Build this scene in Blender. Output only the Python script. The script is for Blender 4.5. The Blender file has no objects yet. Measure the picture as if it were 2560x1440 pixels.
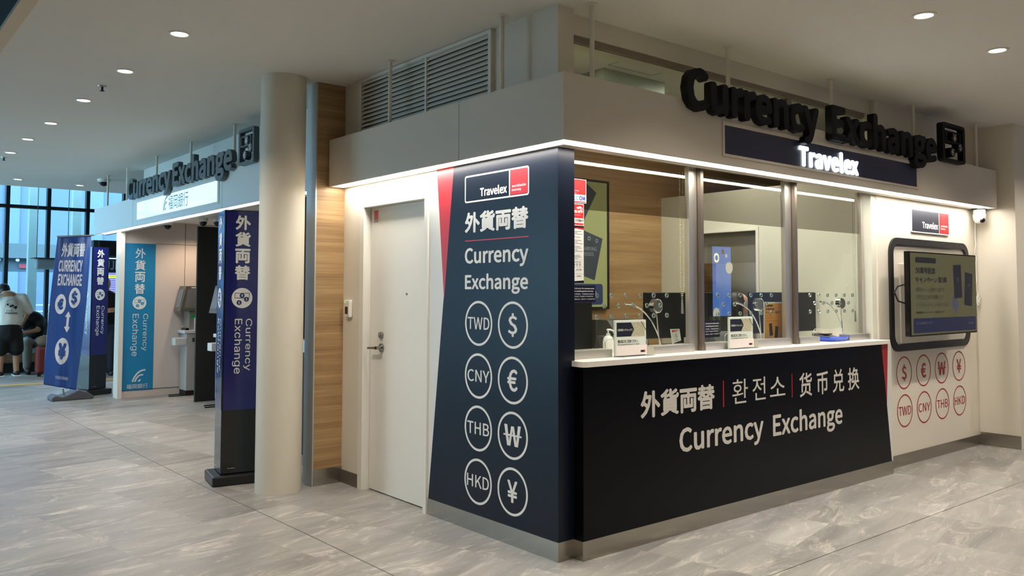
import bpy, bmesh, math, random, os
from mathutils import Vector, Matrix

SC = bpy.context.scene
COL = SC.collection
PI = math.pi
random.seed(7)

# ------------------------------------------------------------------ camera
CAM = Vector((-3.088, -3.358, 1.45))
yaw, pitch, roll = 0.882454512, 0.0484712861, 0.00187729552
fwd = Vector((math.cos(yaw) * math.cos(pitch), math.sin(yaw) * math.cos(pitch), math.sin(pitch)))
rgt0 = Vector((math.sin(yaw), -math.cos(yaw), 0))
up0 = rgt0.cross(fwd)
rgt = math.cos(roll) * rgt0 + math.sin(roll) * up0
upv = -math.sin(roll) * rgt0 + math.cos(roll) * up0
cd = bpy.data.cameras.new('camera')
cam = bpy.data.objects.new('camera', cd)
COL.objects.link(cam)
cam.matrix_world = Matrix(((rgt.x, upv.x, -fwd.x, CAM.x), (rgt.y, upv.y, -fwd.y, CAM.y),
                           (rgt.z, upv.z, -fwd.z, CAM.z), (0, 0, 0, 1)))
cd.sensor_width = 36.0
cd.lens = 2086.88 / 2560 * 36.0
cd.shift_x = 0.0
cd.shift_y = -(720 - 628.06) / 2560
cd.clip_start = 0.05
SC.camera = cam

# ------------------------------------------------------------------ world, exposure
SC.view_settings.view_transform = 'Standard'
SC.view_settings.look = 'None'
SC.view_settings.gamma = 1.0
SC.view_settings.use_curve_mapping = False
SC.view_settings.exposure = 1.22
W = bpy.data.worlds.new('sky')
SC.world = W
W.use_nodes = True
wn = W.node_tree.nodes
wn['Background'].inputs[0].default_value = (0.66, 0.87, 1.0, 1)
wn['Background'].inputs[1].default_value = 5.0
try:
    SC.cycles.use_denoising = True
    SC.cycles.max_bounces = 9
    SC.cycles.transparent_max_bounces = 16
    SC.cycles.sample_clamp_indirect = 6.0
    SC.cycles.caustics_reflective = False
    SC.cycles.caustics_refractive = False
except Exception:
    pass
WARM = (1.0, 0.89, 0.76)


def area(name, loc, rot, sx, sy, power, color, portal=False, spread=PI):
    l = bpy.data.lights.new(name, 'AREA')
    l.shape = 'RECTANGLE'
    l.size = sx
    l.size_y = sy
    l.energy = power
    l.color = color
    l.spread = spread
    if portal:
        l.cycles.is_portal = True
    o = bpy.data.objects.new(name, l)
    o.location = loc
    o.rotation_euler = rot
    COL.objects.link(o)
    return o


# daylight enters through the glazed ends of the hall (portals only guide the sky light)
area('window_portal_far', (0, 15.7, 2.4), (PI / 2, 0, PI), 18, 4.7, 1, (1, 1, 1), True)
area('window_portal_left', (-9.25, 11.4, 2.4), (PI / 2, 0, -PI / 2), 8.3, 4.7, 1, (1, 1, 1), True)

# ------------------------------------------------------------------ helpers


def lin(c):
    return c / 12.92 if c <= 0.04045 else ((c + 0.055) / 1.055) ** 2.4


def C(h):
    h = h.lstrip('#')
    return tuple(lin(int(h[i:i + 2], 16) / 255) for i in (0, 2, 4)) + (1,)


MATS = {}


def mat(name, col, rough=0.5, metal=0.0, emit=None, es=0.0, spec=0.5, noise=0.0, nscale=30.0, bump=0.0, coat=0.0, stretch=None):
    if name in MATS:
        return MATS[name]
    m = bpy.data.materials.new(name)
    m.use_nodes = True
    nt = m.node_tree
    b = nt.nodes['Principled BSDF']
    c = C(col) if isinstance(col, str) else tuple(col) + ((1,) if len(col) == 3 else ())
    b.inputs['Base Color'].default_value = c
    b.inputs['Roughness'].default_value = rough
    b.inputs['Metallic'].default_value = metal
    b.inputs['Specular IOR Level'].default_value = spec
    b.inputs['Coat Weight'].default_value = coat
    if emit:
        b.inputs['Emission Color'].default_value = C(emit) if isinstance(emit, str) else tuple(emit) + (1,)
        b.inputs['Emission Strength'].default_value = es
    if noise or bump:
        tc = nt.nodes.new('ShaderNodeTexCoord')
        mp = nt.nodes.new('ShaderNodeMapping')
        if stretch:
            mp.inputs['Scale'].default_value = stretch
        n = nt.nodes.new('ShaderNodeTexNoise')
        n.inputs['Scale'].default_value = nscale
        n.inputs['Detail'].default_value = 4
        nt.links.new(tc.outputs['Object'], mp.inputs['Vector'])
        nt.links.new(mp.outputs['Vector'], n.inputs['Vector'])
        if noise:
            mx = nt.nodes.new('ShaderNodeMix')
            mx.data_type = 'RGBA'
            mx.inputs['A'].default_value = tuple(max(0, x * (1 - noise)) for x in c[:3]) + (1,)
            mx.inputs['B'].default_value = tuple(min(1, x * (1 + noise)) for x in c[:3]) + (1,)
            nt.links.new(n.outputs['Fac'], mx.inputs['Factor'])
            nt.links.new(mx.outputs['Result'], b.inputs['Base Color'])
        if bump:
            bp = nt.nodes.new('ShaderNodeBump')
            bp.inputs['Strength'].default_value = bump
            bp.inputs['Distance'].default_value = 0.002
            nt.links.new(n.outputs['Fac'], bp.inputs['Height'])
            nt.links.new(bp.outputs['Normal'], b.inputs['Normal'])
    MATS[name] = m
    return m


def glass_mat(name, tint, refl=1.0, f0=0.06, rough=0.0):
    """thin architectural pane: straight-through transmission plus Fresnel mirror"""
    m = bpy.data.materials.new(name)
    m.use_nodes = True
    nt = m.node_tree
    for n in list(nt.nodes):
        nt.nodes.remove(n)
    out = nt.nodes.new('ShaderNodeOutputMaterial')
    tr = nt.nodes.new('ShaderNodeBsdfTransparent')
    tr.inputs[0].default_value = C(tint) if isinstance(tint, str) else tuple(tint) + (1,)
    gl = nt.nodes.new('ShaderNodeBsdfGlossy')
    gl.inputs['Roughness'].default_value = rough
    # Schlick reflectance of a two-faced pane, equal from both sides
    ge = nt.nodes.new('ShaderNodeNewGeometry')
    dt = nt.nodes.new('ShaderNodeVectorMath')
    dt.operation = 'DOT_PRODUCT'
    nt.links.new(ge.outputs['Normal'], dt.inputs[0])
    nt.links.new(ge.outputs['Incoming'], dt.inputs[1])

    def M(op, a, b_=None):
        n_ = nt.nodes.new('ShaderNodeMath')
        n_.operation = op
        for i_, q_ in enumerate((a, b_)):
            if q_ is None:
                continue
            if isinstance(q_, (int, float)):
                n_.inputs[i_].default_value = q_
            else:
                nt.links.new(q_, n_.inputs[i_])
        return n_.outputs[0]
    c_ = M('ABSOLUTE', dt.outputs['Value'])
    p5 = M('POWER', M('SUBTRACT', 1.0, c_), 5.0)
    f_ = M('ADD', M('MULTIPLY', p5, 1 - f0), f0)
    mu = nt.nodes.new('ShaderNodeMath')
    mu.operation = 'MULTIPLY'
    mu.inputs[1].default_value = refl
    mu.use_clamp = True
    mx = nt.nodes.new('ShaderNodeMixShader')
    nt.links.new(f_, mu.inputs[0])
    nt.links.new(mu.outputs[0], mx.inputs[0])
    nt.links.new(tr.outputs[0], mx.inputs[1])
    nt.links.new(gl.outputs[0], mx.inputs[2])
    nt.links.new(mx.outputs[0], out.inputs[0])
    MATS[name] = m
    return m


def wood_mat(name, c1, c2, c3, sx=0.6, sz=14.0, axis='Z', rough=0.45):
    """straight-grained veneer, grain running horizontally"""
    m = bpy.data.materials.new(name)
    m.use_nodes = True
    nt = m.node_tree
    b = nt.nodes['Principled BSDF']
    tc = nt.nodes.new('ShaderNodeTexCoord')
    mp = nt.nodes.new('ShaderNodeMapping')
    mp.inputs['Scale'].default_value = (sx, sx, sz)
    nt.links.new(tc.outputs['Object'], mp.inputs['Vector'])
    n1 = nt.nodes.new('ShaderNodeTexNoise')
    n1.inputs['Scale'].default_value = 1.0
    n1.inputs['Detail'].default_value = 6
    n1.inputs['Distortion'].default_value = 0.4
    nt.links.new(mp.outputs[0], n1.inputs['Vector'])
    mp2 = nt.nodes.new('ShaderNodeMapping')
    mp2.inputs['Scale'].default_value = (sx * 3, sx * 3, sz * 9)
    nt.links.new(tc.outputs['Object'], mp2.inputs['Vector'])
    n2 = nt.nodes.new('ShaderNodeTexNoise')
    n2.inputs['Scale'].default_value = 1.0
    n2.inputs['Detail'].default_value = 5
    nt.links.new(mp2.outputs[0], n2.inputs['Vector'])
    ad = nt.nodes.new('ShaderNodeMix')
    ad.inputs['Factor'].default_value = 0.4
    nt.links.new(n1.outputs['Fac'], ad.inputs['A'])
    nt.links.new(n2.outputs['Fac'], ad.inputs['B'])
    cr = nt.nodes.new('ShaderNodeValToRGB')
    cr.color_ramp.elements[0].position = 0.36
    cr.color_ramp.elements[0].color = C(c1)
    cr.color_ramp.elements[1].position = 0.64
    cr.color_ramp.elements[1].color = C(c3)
    e = cr.color_ramp.elements.new(0.5)
    e.color = C(c2)
    nt.links.new(ad.outputs[0], cr.inputs[0])
    nt.links.new(cr.outputs[0], b.inputs['Base Color'])
    b.inputs['Roughness'].default_value = rough
    MATS[name] = m
    return m


def wloc(o):
    v = Vector((0, 0, 0))
    while o is not None:
        v += o.location
        o = o.parent
    return v


class MB:
    """collects shapes (world coordinates) and links them as ONE mesh object"""

    def __init__(s):
        s.v = []
        s.f = []
        s.segs = []

    def add(s, vs, fs):
        k = len(s.v)
        s.v += [tuple(p) for p in vs]
        s.f += [tuple(i + k for i in f) for f in fs]
        return s

    def box(s, a, b):
        x0, y0, z0 = [min(p, q) for p, q in zip(a, b)]
        x1, y1, z1 = [max(p, q) for p, q in zip(a, b)]
        return s.add([(x0, y0, z0), (x1, y0, z0), (x1, y1, z0), (x0, y1, z0), (x0, y0, z1), (x1, y0, z1), (x1, y1, z1), (x0, y1, z1)],
                     [(0, 3, 2, 1), (4, 5, 6, 7), (0, 1, 5, 4), (1, 2, 6, 5), (2, 3, 7, 6), (3, 0, 4, 7)])

    def prism(s, P, pts, d0, d1=None):
        """polygon (u,v) in frame P from depth d0 to d1 (flat when d1 is None)"""
        n = len(pts)
        if d1 is None:
            return s.add([P(u, v, d0) for u, v in pts], [tuple(range(n))])
        vs = [P(u, v, d0) for u, v in pts] + [P(u, v, d1) for u, v in pts]
        fs = [tuple(range(n)), tuple(range(2 * n - 1, n - 1, -1))]
        fs += [(i, (i + 1) % n, n + (i + 1) % n, n + i) for i in range(n)]
        return s.add(vs, fs)

    def ring(s, P, outer, inner, d0, d1=None):
        n = len(outer)
        if d1 is None:
            vs = [P(u, v, d0) for u, v in outer] + [P(u, v, d0) for u, v in inner]
            return s.add(vs, [(i, (i + 1) % n, n + (i + 1) % n, n + i) for i in range(n)])
        vs = [P(u, v, d) for d in (d0, d1) for poly in (outer, inner) for u, v in poly]
        fs = []
        for i in range(n):
            j = (i + 1) % n
            fs += [(i, j, n + j, n + i), (2 * n + i, 3 * n + i, 3 * n + j, 2 * n + j), (i, 2 * n + i, 2 * n + j, j),
                   (n + i, n + j, 3 * n + j, 3 * n + i)]
        return s.add(vs, fs)

    def tube(s, pts, r, n=8, cap=True):
        pts = [Vector(p) for p in pts]
        rs = r if isinstance(r, (list, tuple)) else [r] * len(pts)
        vs, fs = [], []
        ref = None
        for i, p in enumerate(pts):
            t = (pts[min(i + 1, len(pts) - 1)] - pts[max(i - 1, 0)])
            t.normalize()
            if ref is None:
                ref = Vector((0, 0, 1)) if abs(t.z) < 0.9 else Vector((1, 0, 0))
            a = t.cross(ref)
            if a.length < 1e-5:
                a = t.cross(Vector((0, 1, 0.3)))
            a.normalize()
            b = t.cross(a)
            ref = -b if False else ref
            for k in range(n):
                q = 2 * PI * k / n
                vs.append(p + rs[i] * (math.cos(q) * a + math.sin(q) * b))
        for i in range(len(pts) - 1):
            for k in range(n):
                k2 = (k + 1) % n
                fs.append((i * n + k, i * n + k2, (i + 1) * n + k2, (i + 1) * n + k))
        if cap:
            fs.append(tuple(range(n - 1, -1, -1)))
            fs.append(tuple(range((len(pts) - 1) * n, len(pts) * n)))
        return s.add(vs, fs)

    def cyl(s, a, b, r, n=24):
        return s.tube([a, b], r, n)

    def lathe(s, c, prof, n=24, axis='Z'):
        vs, fs = [], []
        for r, h in prof:
            for k in range(n):
                q = 2 * PI * k / n
                x, y = r * math.cos(q), r * math.sin(q)
                if axis == 'Z':
                    vs.append((c[0] + x, c[1] + y, c[2] + h))
                elif axis == 'Y':
                    vs.append((c[0] + x, c[1] + h, c[2] + y))
                else:
                    vs.append((c[0] + h, c[1] + x, c[2] + y))
        for i in range(len(prof) - 1):
            for k in range(n):
                k2 = (k + 1) % n
                fs.append((i * n + k, i * n + k2, (i + 1) * n + k2, (i + 1) * n + k))
        fs.append(tuple(range(n - 1, -1, -1)))
        fs.append(tuple(range((len(prof) - 1) * n, len(prof) * n)))
        return s.add(vs, fs)

    def sphere(s, c, r, sc=(1, 1, 1), n=12):
        prof = [(max(1e-4, r * math.sin(PI * i / n)), -r * math.cos(PI * i / n)) for i in range(n + 1)]
        t = MB().lathe((0, 0, 0), prof, 2 * n)
        return s.add([(c[0] + x * sc[0], c[1] + y * sc[1], c[2] + z * sc[2]) for x, y, z in t.v], t.f)

    def text(s, P, txt, rect, d=0.0015, depth=0.0, font='cjk', bold=0.0, rot=False, fine=0.0, space=1.0):
        """glyph outlines fitted into rect=(uLeft, vBottom, uRight, vTop)"""
        vs, fs = glyphs(txt, font, fine, depth > 0, space)
        if not vs:
            return s
        bold = max(0.0, bold) * 0.45
        x0, x1 = min(v[0] for v in vs) - bold, max(v[0] for v in vs) + bold
        y0, y1 = min(v[1] for v in vs) - bold, max(v[1] for v in vs) + bold
        uL, vB, uR, vT = rect
        k0 = len(s.v), len(s.f)
        for kk, (ex, ey) in enumerate(embolden(bold, abs(vT - vB) > 0.05)):
            lift = 0.00008 * kk
            o = []
            for x, y, z in vs:
                a = (x + ex - x0) / max(1e-6, x1 - x0)
                b = (y + ey - y0) / max(1e-6, y1 - y0)
                dd = d + lift + (z * depth if depth > 0 else 0)
                if rot:
                    o.append(P(uL + b * (uR - uL), vT + a * (vB - vT), dd))
                else:
                    o.append(P(uL + a * (uR - uL), vB + b * (vT - vB), dd))
            s.add(o, fs)
        s.segs.append((k0[0], k0[1], len(s.v), len(s.f)))
        return s

    def build(s, name, material, parent=None, bevel=0.0, smooth=False, kind=None, fix=True):
        if parent is not None and len(s.segs) > 1 and name != 'currency_circle':
            # every line of writing is a part of its own
            first = None
            usedv, usedf = set(), set()
            for a, b, c, e in s.segs:
                m = MB()
                m.v = s.v[a:c]
                m.f = [tuple(i - a for i in f) for f in s.f[b:e]]
                o = m.build(name, material, parent, fix=fix)
                first = first or o
                usedf.update(range(b, e))
            rest = [f for i, f in enumerate(s.f) if i not in usedf]
            if rest:
                idx = sorted({i for f in rest for i in f})
                mp_ = {q: r for r, q in enumerate(idx)}
                m = MB()
                m.v = [s.v[i] for i in idx]
                m.f = [tuple(mp_[i] for i in f) for f in rest]
                m.build(name, material, parent, fix=fix)
            return first
        me = bpy.data.meshes.new(name)
        off = wloc(parent) if parent is not None else Vector((0, 0, 0))
        me.from_pydata([(v[0] - off.x, v[1] - off.y, v[2] - off.z) for v in s.v], [], s.f)
        me.validate()
        if fix:
            bm = bmesh.new()
            bm.from_mesh(me)
            bmesh.ops.recalc_face_normals(bm, faces=bm.faces)
            bm.to_mesh(me)
            bm.free()
        me.materials.append(material)
        o = bpy.data.objects.new(name, me)
        COL.objects.link(o)
        if parent is not None:
            o.parent = parent
        if bevel:
            b = o.modifiers.new('bevel', 'BEVEL')
            b.width = bevel
            b.segments = 2
            b.limit_method = 'ANGLE'
        if smooth:
            for p in me.polygons:
                p.use_smooth = True
            if smooth != 'all':
                try:
                    me.set_sharp_from_angle(angle=math.radians(40))
                except Exception:
                    pass
        if kind:
            o['kind'] = kind
        return o


def embolden(b, big):
    if b <= 0:
        return [(0, 0)]
    c = b * 0.7071
    l = [(c, c), (-c, c), (c, -c), (-c, -c)]
    return l + [(b, 0), (-b, 0), (0, b), (0, -b)] if big else l


FONTS = {}


def get_font(k):
    if k in FONTS:
        return FONTS[k]
    f = None
    try:
        base = bpy.utils.system_resource('DATAFILES')
        fn = {'cjk': 'Noto Sans CJK Regular.woff2', 'inter': 'Inter.woff2'}[k]
        f = bpy.data.fonts.load(os.path.join(base, 'fonts', fn))
    except Exception:
        f = None
    FONTS[k] = f
    return f


GL = {}


def glyphs(txt, font, bold, extr, space=1.0):
    key = (txt, font, bold, extr, space)
    if key in GL:
        return GL[key]
    cu = bpy.data.curves.new('t', 'FONT')
    cu.body = txt
    f = get_font(font)
    if f:
        cu.font = f
    cu.resolution_u = 3 if len(txt) < 20 else 2
    cu.space_character = space
    if extr:
        cu.extrude = 0.5
    cu.fill_mode = 'BOTH' if extr else 'FRONT'
    cu.dimensions = '2D'
    o = bpy.data.objects.new('t', cu)
    COL.objects.link(o)
    bpy.context.view_layer.update()
    dg = bpy.context.evaluated_depsgraph_get()
    me = bpy.data.meshes.new_from_object(o.evaluated_get(dg))
    if bold > 0:
        # split long edges so that the glyph can follow a curved cloth
        bm = bmesh.new()
        bm.from_mesh(me)
        for _ in range(4):
            bmesh.ops.triangulate(bm, faces=bm.faces)
            le = [e for e in bm.edges if e.calc_length() > bold]
            if not le:
                break
            bmesh.ops.subdivide_edges(bm, edges=le, cuts=1)
        bm.to_mesh(me)
        bm.free()
    vs = [(v.co.x, v.co.y, v.co.z + (0.5 if extr else 0)) for v in me.vertices]
    fs = [tuple(p.vertices) for p in me.polygons]
    bpy.data.objects.remove(o)
    bpy.data.curves.remove(cu)
    bpy.data.meshes.remove(me)
    GL[key] = (vs, fs)
    return GL[key]


def FY(y):   # plane y = const facing -y
    return lambda u, v, d: (u, y - d, v)


def FX(x):   # plane x = const facing -x (u is world y)
    return lambda u, v, d: (x - d, u, v)


def rrect(u0, v0, u1, v1, r, n=6, ru=None):
    ru = ru or r
    if u1 < u0:
        u0, u1 = u1, u0
    pts = []
    for cx, cy, a0 in ((u1 - ru, v1 - r, 0), (u0 + ru, v1 - r, 90), (u0 + ru, v0 + r, 180), (u1 - ru, v0 + r, 270)):
        for i in range(n + 1):
            a = math.radians(a0 + 90 * i / n)
            pts.append((cx + ru * math.cos(a), cy + r * math.sin(a)))
    return pts


def circ(u, v, r, n=40):
    return [(u + r * math.cos(2 * PI * i / n), v + r * math.sin(2 * PI * i / n)) for i in range(n)]


def ribbon(p0, p1, p2, w, n=10):
    L, R = [], []
    for i in range(n + 1):
        t = i / n
        x = (1 - t) ** 2 * p0[0] + 2 * t * (1 - t) * p1[0] + t * t * p2[0]
        y = (1 - t) ** 2 * p0[1] + 2 * t * (1 - t) * p1[1] + t * t * p2[1]
        dx = 2 * (1 - t) * (p1[0] - p0[0]) + 2 * t * (p2[0] - p1[0])
        dy = 2 * (1 - t) * (p1[1] - p0[1]) + 2 * t * (p2[1] - p1[1])
        l = math.hypot(dx, dy) or 1
        L.append((x - dy / l * w / 2, y + dx / l * w / 2))
        R.append((x + dy / l * w / 2, y - dx / l * w / 2))
    return L, R


def thing(name, label, cat, loc=(0, 0, 0), group=None, rotz=0):
    o = bpy.data.objects.new(name, None)
    o.empty_display_size = 0.1
    COL.objects.link(o)
    o.location = loc
    o.rotation_euler = (0, 0, rotz)
    o['label'] = label
    o['category'] = cat
    if group:
        o['group'] = group
    return o


def tag(o, label, cat, group=None, kind=None):
    o['label'] = label
    o['category'] = cat
    if group:
        o['group'] = group
    if kind:
        o['kind'] = kind
    return o


def dup(root, loc=None, rotz=None, label=None, group=None):
    r = root.copy()
    COL.objects.link(r)
    if loc is not None:
        r.location = loc
    if rotz is not None:
        r.rotation_euler = (0, 0, rotz)
    if label:
        r['label'] = label
    if group:
        r['group'] = group
    for ch in list(root.children):
        c = ch.copy()
        COL.objects.link(c)
        c.parent = r
        for g in list(ch.children):
            d = g.copy()
            COL.objects.link(d)
            d.parent = c
    return r


def struct(mb, name, m, parent=None, **k):
    return mb.build(name, m, parent, kind=('structure' if parent is None else None), **k)


# ------------------------------------------------------------------ materials
M_wall = mat('wall_paint', '#e2dbcc', 0.6, noise=0.02, nscale=3)
M_white = mat('white_enamel', '#e8e5dc', 0.4)
M_ceil = mat('ceiling_paint', '#e3e0d8', 0.75)
M_void = mat('dark_void', '#07090c', 0.8)
M_navy = mat('navy_vinyl', '#101726', 0.30, spec=0.25, noise=0.04, nscale=6)
M_navy2 = mat('navy_counter', '#05060b', 0.30, spec=0.16)
M_red = mat('red_vinyl', '#c4242c', 0.35)
M_redw = mat('red_print', '#a5262a', 0.5)
M_print = mat('white_print', '#e9ebe9', 0.5)
M_steel = mat('brushed_steel', '#a9a49a', 0.22, metal=0.95, noise=0.08, nscale=2, stretch=(1, 1, 60), bump=0.15)
M_alu = mat('bright_aluminium', '#cfccc4', 0.34, metal=0.85)
M_dsteel = mat('bronze_steel', '#8f8378', 0.33, metal=0.8)
M_chrome = mat('chrome', '#dadada', 0.08, metal=1.0)
M_wood = wood_mat('light_oak', '#8e6e4a', '#a6855c', '#bb9d72')
M_black = mat('black_paint', '#0c0b0a', 0.55)
M_blackg = mat('black_gloss', '#060607', 0.12)
M_dgrey = mat('dark_grey', '#3a3c3e', 0.5)
M_top = mat('counter_laminate', '#f1ece4', 0.3)
M_letter = mat('black_letter', '#090807', 0.6, spec=0.25)
M_led = mat('led_strip', (1, 1, 1), 0.5, emit=(1.0, 0.95, 0.87), es=11.0)
M_led2 = mat('led_strip_cool', (1, 1, 1), 0.5, emit=(1.0, 0.98, 0.95), es=9.0)
M_lens = mat('downlight_lens', (1, 1, 1), 0.5, emit=(1.0, 0.93, 0.84), es=3.0)
M_glass = glass_mat('clear_glass', (0.90, 0.94, 0.89), 1.0, 0.08)
M_film = glass_mat('smoked_film', (0.34, 0.33, 0.29), 1.0, 0.10)
M_glass2 = glass_mat('transom_glass', (0.30, 0.33, 0.28), 1.0)
M_wglass = glass_mat('window_glass', (0.80, 0.95, 1.0), 0.6)
M_acryl = glass_mat('clear_acrylic', (0.93, 0.96, 0.95), 1.6)
M_trim = mat('beige_trim', '#d8c4a6', 0.6)
M_skin = mat('skin', '#b98a6c', 0.55)
M_hair = mat('black_hair', '#0b0a0b', 0.5)
M_totb = mat('totem_black', '#050506', 0.16, coat=0.35, spec=0.5)
M_totn = mat('totem_navy', '#161d68', 0.14, coat=0.25, spec=0.5)
M_bankf = mat('bank_fascia', '#dfe3e0', 0.35)
M_blue = mat('poster_blue', '#1b86bd', 0.45)
M_paper = mat('paper', '#eeefe9', 0.6)
M_ink = mat('ink', '#2b2d33', 0.7)

# ------------------------------------------------------------------ floor
def floor_material():
    m = bpy.data.materials.new('stone_tile')
    m.use_nodes = True
    nt = m.node_tree
    N, Lk = nt.nodes, nt.links
    b = N['Principled BSDF']
    tc = N.new('ShaderNodeTexCoord')
    mp = N.new('ShaderNodeMapping')
    mp.vector_type = 'POINT'
    mp.inputs['Rotation'].default_value = (0, 0, -math.radians(12))
    Lk.new(tc.outputs['Object'], mp.inputs['Vector'])
    sep = N.new('ShaderNodeSeparateXYZ')
    Lk.new(mp.outputs[0], sep.inputs[0])

    def add(sock, val):
        n = N.new('ShaderNodeMath')
        n.operation = 'ADD'
        Lk.new(sock, n.inputs[0])
        n.inputs[1].default_value = val
        return n.outputs[0]
    cmb = N.new('ShaderNodeCombineXYZ')
    Lk.new(add(sep.outputs['Y'], 100 * 1.22 - 2.77), cmb.inputs['X'])
    Lk.new(add(sep.outputs['X'], 200 * 0.61 + 0.76), cmb.inputs['Y'])
    br = N.new('ShaderNodeTexBrick')
    br.offset = 0.5
    br.inputs['Scale'].default_value = 1.0
    br.inputs['Brick Width'].default_value = 1.22
    br.inputs['Row Height'].default_value = 0.61
    br.inputs['Mortar Size'].default_value = 0.0012
    br.inputs['Mortar Smooth'].default_value = 0.0
    br.inputs['Color1'].default_value = (0, 0, 0, 1)
    br.inputs['Color2'].default_value = (1, 1, 1, 1)
    br.inputs['Mortar'].default_value = (0.5, 0.5, 0.5, 1)
    Lk.new(cmb.outputs[0], br.inputs['Vector'])
    rnd = N.new('ShaderNodeSeparateColor')
    Lk.new(br.outputs['Color'], rnd.inputs[0])
    # offset noise per tile
    off = N.new('ShaderNodeCombineXYZ')
    mul = N.new('ShaderNodeMath')
    mul.operation = 'MULTIPLY'
    mul.inputs[1].default_value = 37.0
    Lk.new(rnd.outputs[0], mul.inputs[0])
    Lk.new(mul.outputs[0], off.inputs['Z'])
    Lk.new(mul.outputs[0], off.inputs['X'])
    va = N.new('ShaderNodeVectorMath')
    va.operation = 'ADD'
    Lk.new(mp.outputs[0], va.inputs[0])
    Lk.new(off.outputs[0], va.inputs[1])

    def noise(sc, vscale, detail, dist, rough=0.55):
        mm = N.new('ShaderNodeMapping')
        mm.inputs['Scale'].default_value = vscale
        Lk.new(va.outputs[0], mm.inputs['Vector'])
        n = N.new('ShaderNodeTexNoise')
        n.inputs['Scale'].default_value = sc
        n.inputs['Detail'].default_value = detail
        n.inputs['Distortion'].default_value = dist
        n.inputs['Roughness'].default_value = rough
        Lk.new(mm.outputs[0], n.inputs['Vector'])
        return n.outputs['Fac']
    streak = noise(1.0, (0.8, 4.0, 1.0), 12, 0.9, 0.72)
    veins = noise(1.0, (1.5, 5.0, 1.0), 14, 1.6, 0.80)
    grain = noise(60.0, (1, 2.5, 1), 5, 0.0, 0.7)
    cr = N.new('ShaderNodeValToRGB')
    els = cr.color_ramp.elements
    els[0].position = 0.28
    els[0].color = C('#757371')
    els[1].position = 0.72
    els[1].color = C('#aaa8a3')
    e = els.new(0.5)
    e.color = C('#92908c')
    Lk.new(streak, cr.inputs[0])
    cv = N.new('ShaderNodeValToRGB')
    cv.color_ramp.elements[0].position = 0.525
    cv.color_ramp.elements[0].color = (0, 0, 0, 1)
    cv.color_ramp.elements[1].position = 0.68
    cv.color_ramp.elements[1].color = (1, 1, 1, 1)
    Lk.new(veins, cv.inputs[0])
    mx = N.new('ShaderNodeMix')
    mx.data_type = 'RGBA'
    Lk.new(cv.outputs[0], mx.inputs['Factor'])
    Lk.new(cr.outputs[0], mx.inputs['A'])
    mx.inputs['B'].default_value = C('#cdc8be')
    # tile to tile tone
    tone = N.new('ShaderNodeMapRange')
    tone.inputs['To Min'].default_value = 0.78
    tone.inputs['To Max'].default_value = 1.12
    Lk.new(rnd.outputs[0], tone.inputs['Value'])
    gm = N.new('ShaderNodeMapRange')
    gm.inputs['To Min'].default_value = 0.86
    gm.inputs['To Max'].default_value = 1.14
    Lk.new(grain, gm.inputs['Value'])
    m1 = N.new('ShaderNodeMath')
    m1.operation = 'MULTIPLY'
    Lk.new(tone.outputs[0], m1.inputs[0])
    Lk.new(gm.outputs[0], m1.inputs[1])
    sc = N.new('ShaderNodeVectorMath')
    sc.operation = 'SCALE'
    Lk.new(mx.outputs['Result'], sc.inputs[0])
    Lk.new(m1.outputs[0], sc.inputs['Scale'])
    # joints
    mj = N.new('ShaderNodeMix')
    mj.data_type = 'RGBA'
    Lk.new(br.outputs['Fac'], mj.inputs['Factor'])
    Lk.new(sc.outputs[0], mj.inputs['A'])
    mj.inputs['B'].default_value = C('#8f8a82')
    Lk.new(mj.outputs['Result'], b.inputs['Base Color'])
    rr = N.new('ShaderNodeMapRange')
    rr.inputs['To Min'].default_value = 0.30
    rr.inputs['To Max'].default_value = 0.48
    Lk.new(streak, rr.inputs['Value'])
    Lk.new(rr.outputs[0], b.inputs['Roughness'])
    bp = N.new('ShaderNodeBump')
    bp.inputs['Strength'].default_value = 0.25
    bp.inputs['Distance'].default_value = 0.002
    Lk.new(veins, bp.inputs['Height'])
    Lk.new(bp.outputs['Normal'], b.inputs['Normal'])
    return m


struct(MB().box((-9.2, -8.2, -0.1), (9.2, 15.8, 0.0)), 'floor', floor_material())
j = MB()
jp = [(-0.79, -8), (-0.79, -0.8), (-0.797, 0.37), (-0.818, 1.447), (-0.862, 2.807), (-0.880, 4.2), (-0.907, 8.44)]
j.prism(lambda u, v, d: (u, v, d), [(x - .0018, y) for x, y in jp] + [(x + .0018, y) for x, y in reversed(jp)], 0.0, 0.0025)
tag(j.build('expansion_joint', mat('joint_metal', '#7d7a75', 0.35, metal=0.6)), 'thin metal floor joint running past the totem and the round column', 'floor joint')
j = MB().add([(-0.785, -0.842, 0.0015), (9.0, -0.838, 0.0015), (9.0, -0.8345, 0.0015), (-0.785, -0.8385, 0.0015)], [(0, 1, 2, 3)])
tag(j.build('expansion_joint', MATS['joint_metal']), 'thin dark floor joint running in front of the navy counter', 'floor joint')
tag(MB().box((-9, 11.38, 0.0), (3.0, 11.62, 0.004)).build('tactile_strip', mat('tactile_yellow', '#b9924a', 0.6)),
    'yellow guide strip across the floor far left, before the bench', 'floor strip')

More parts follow.
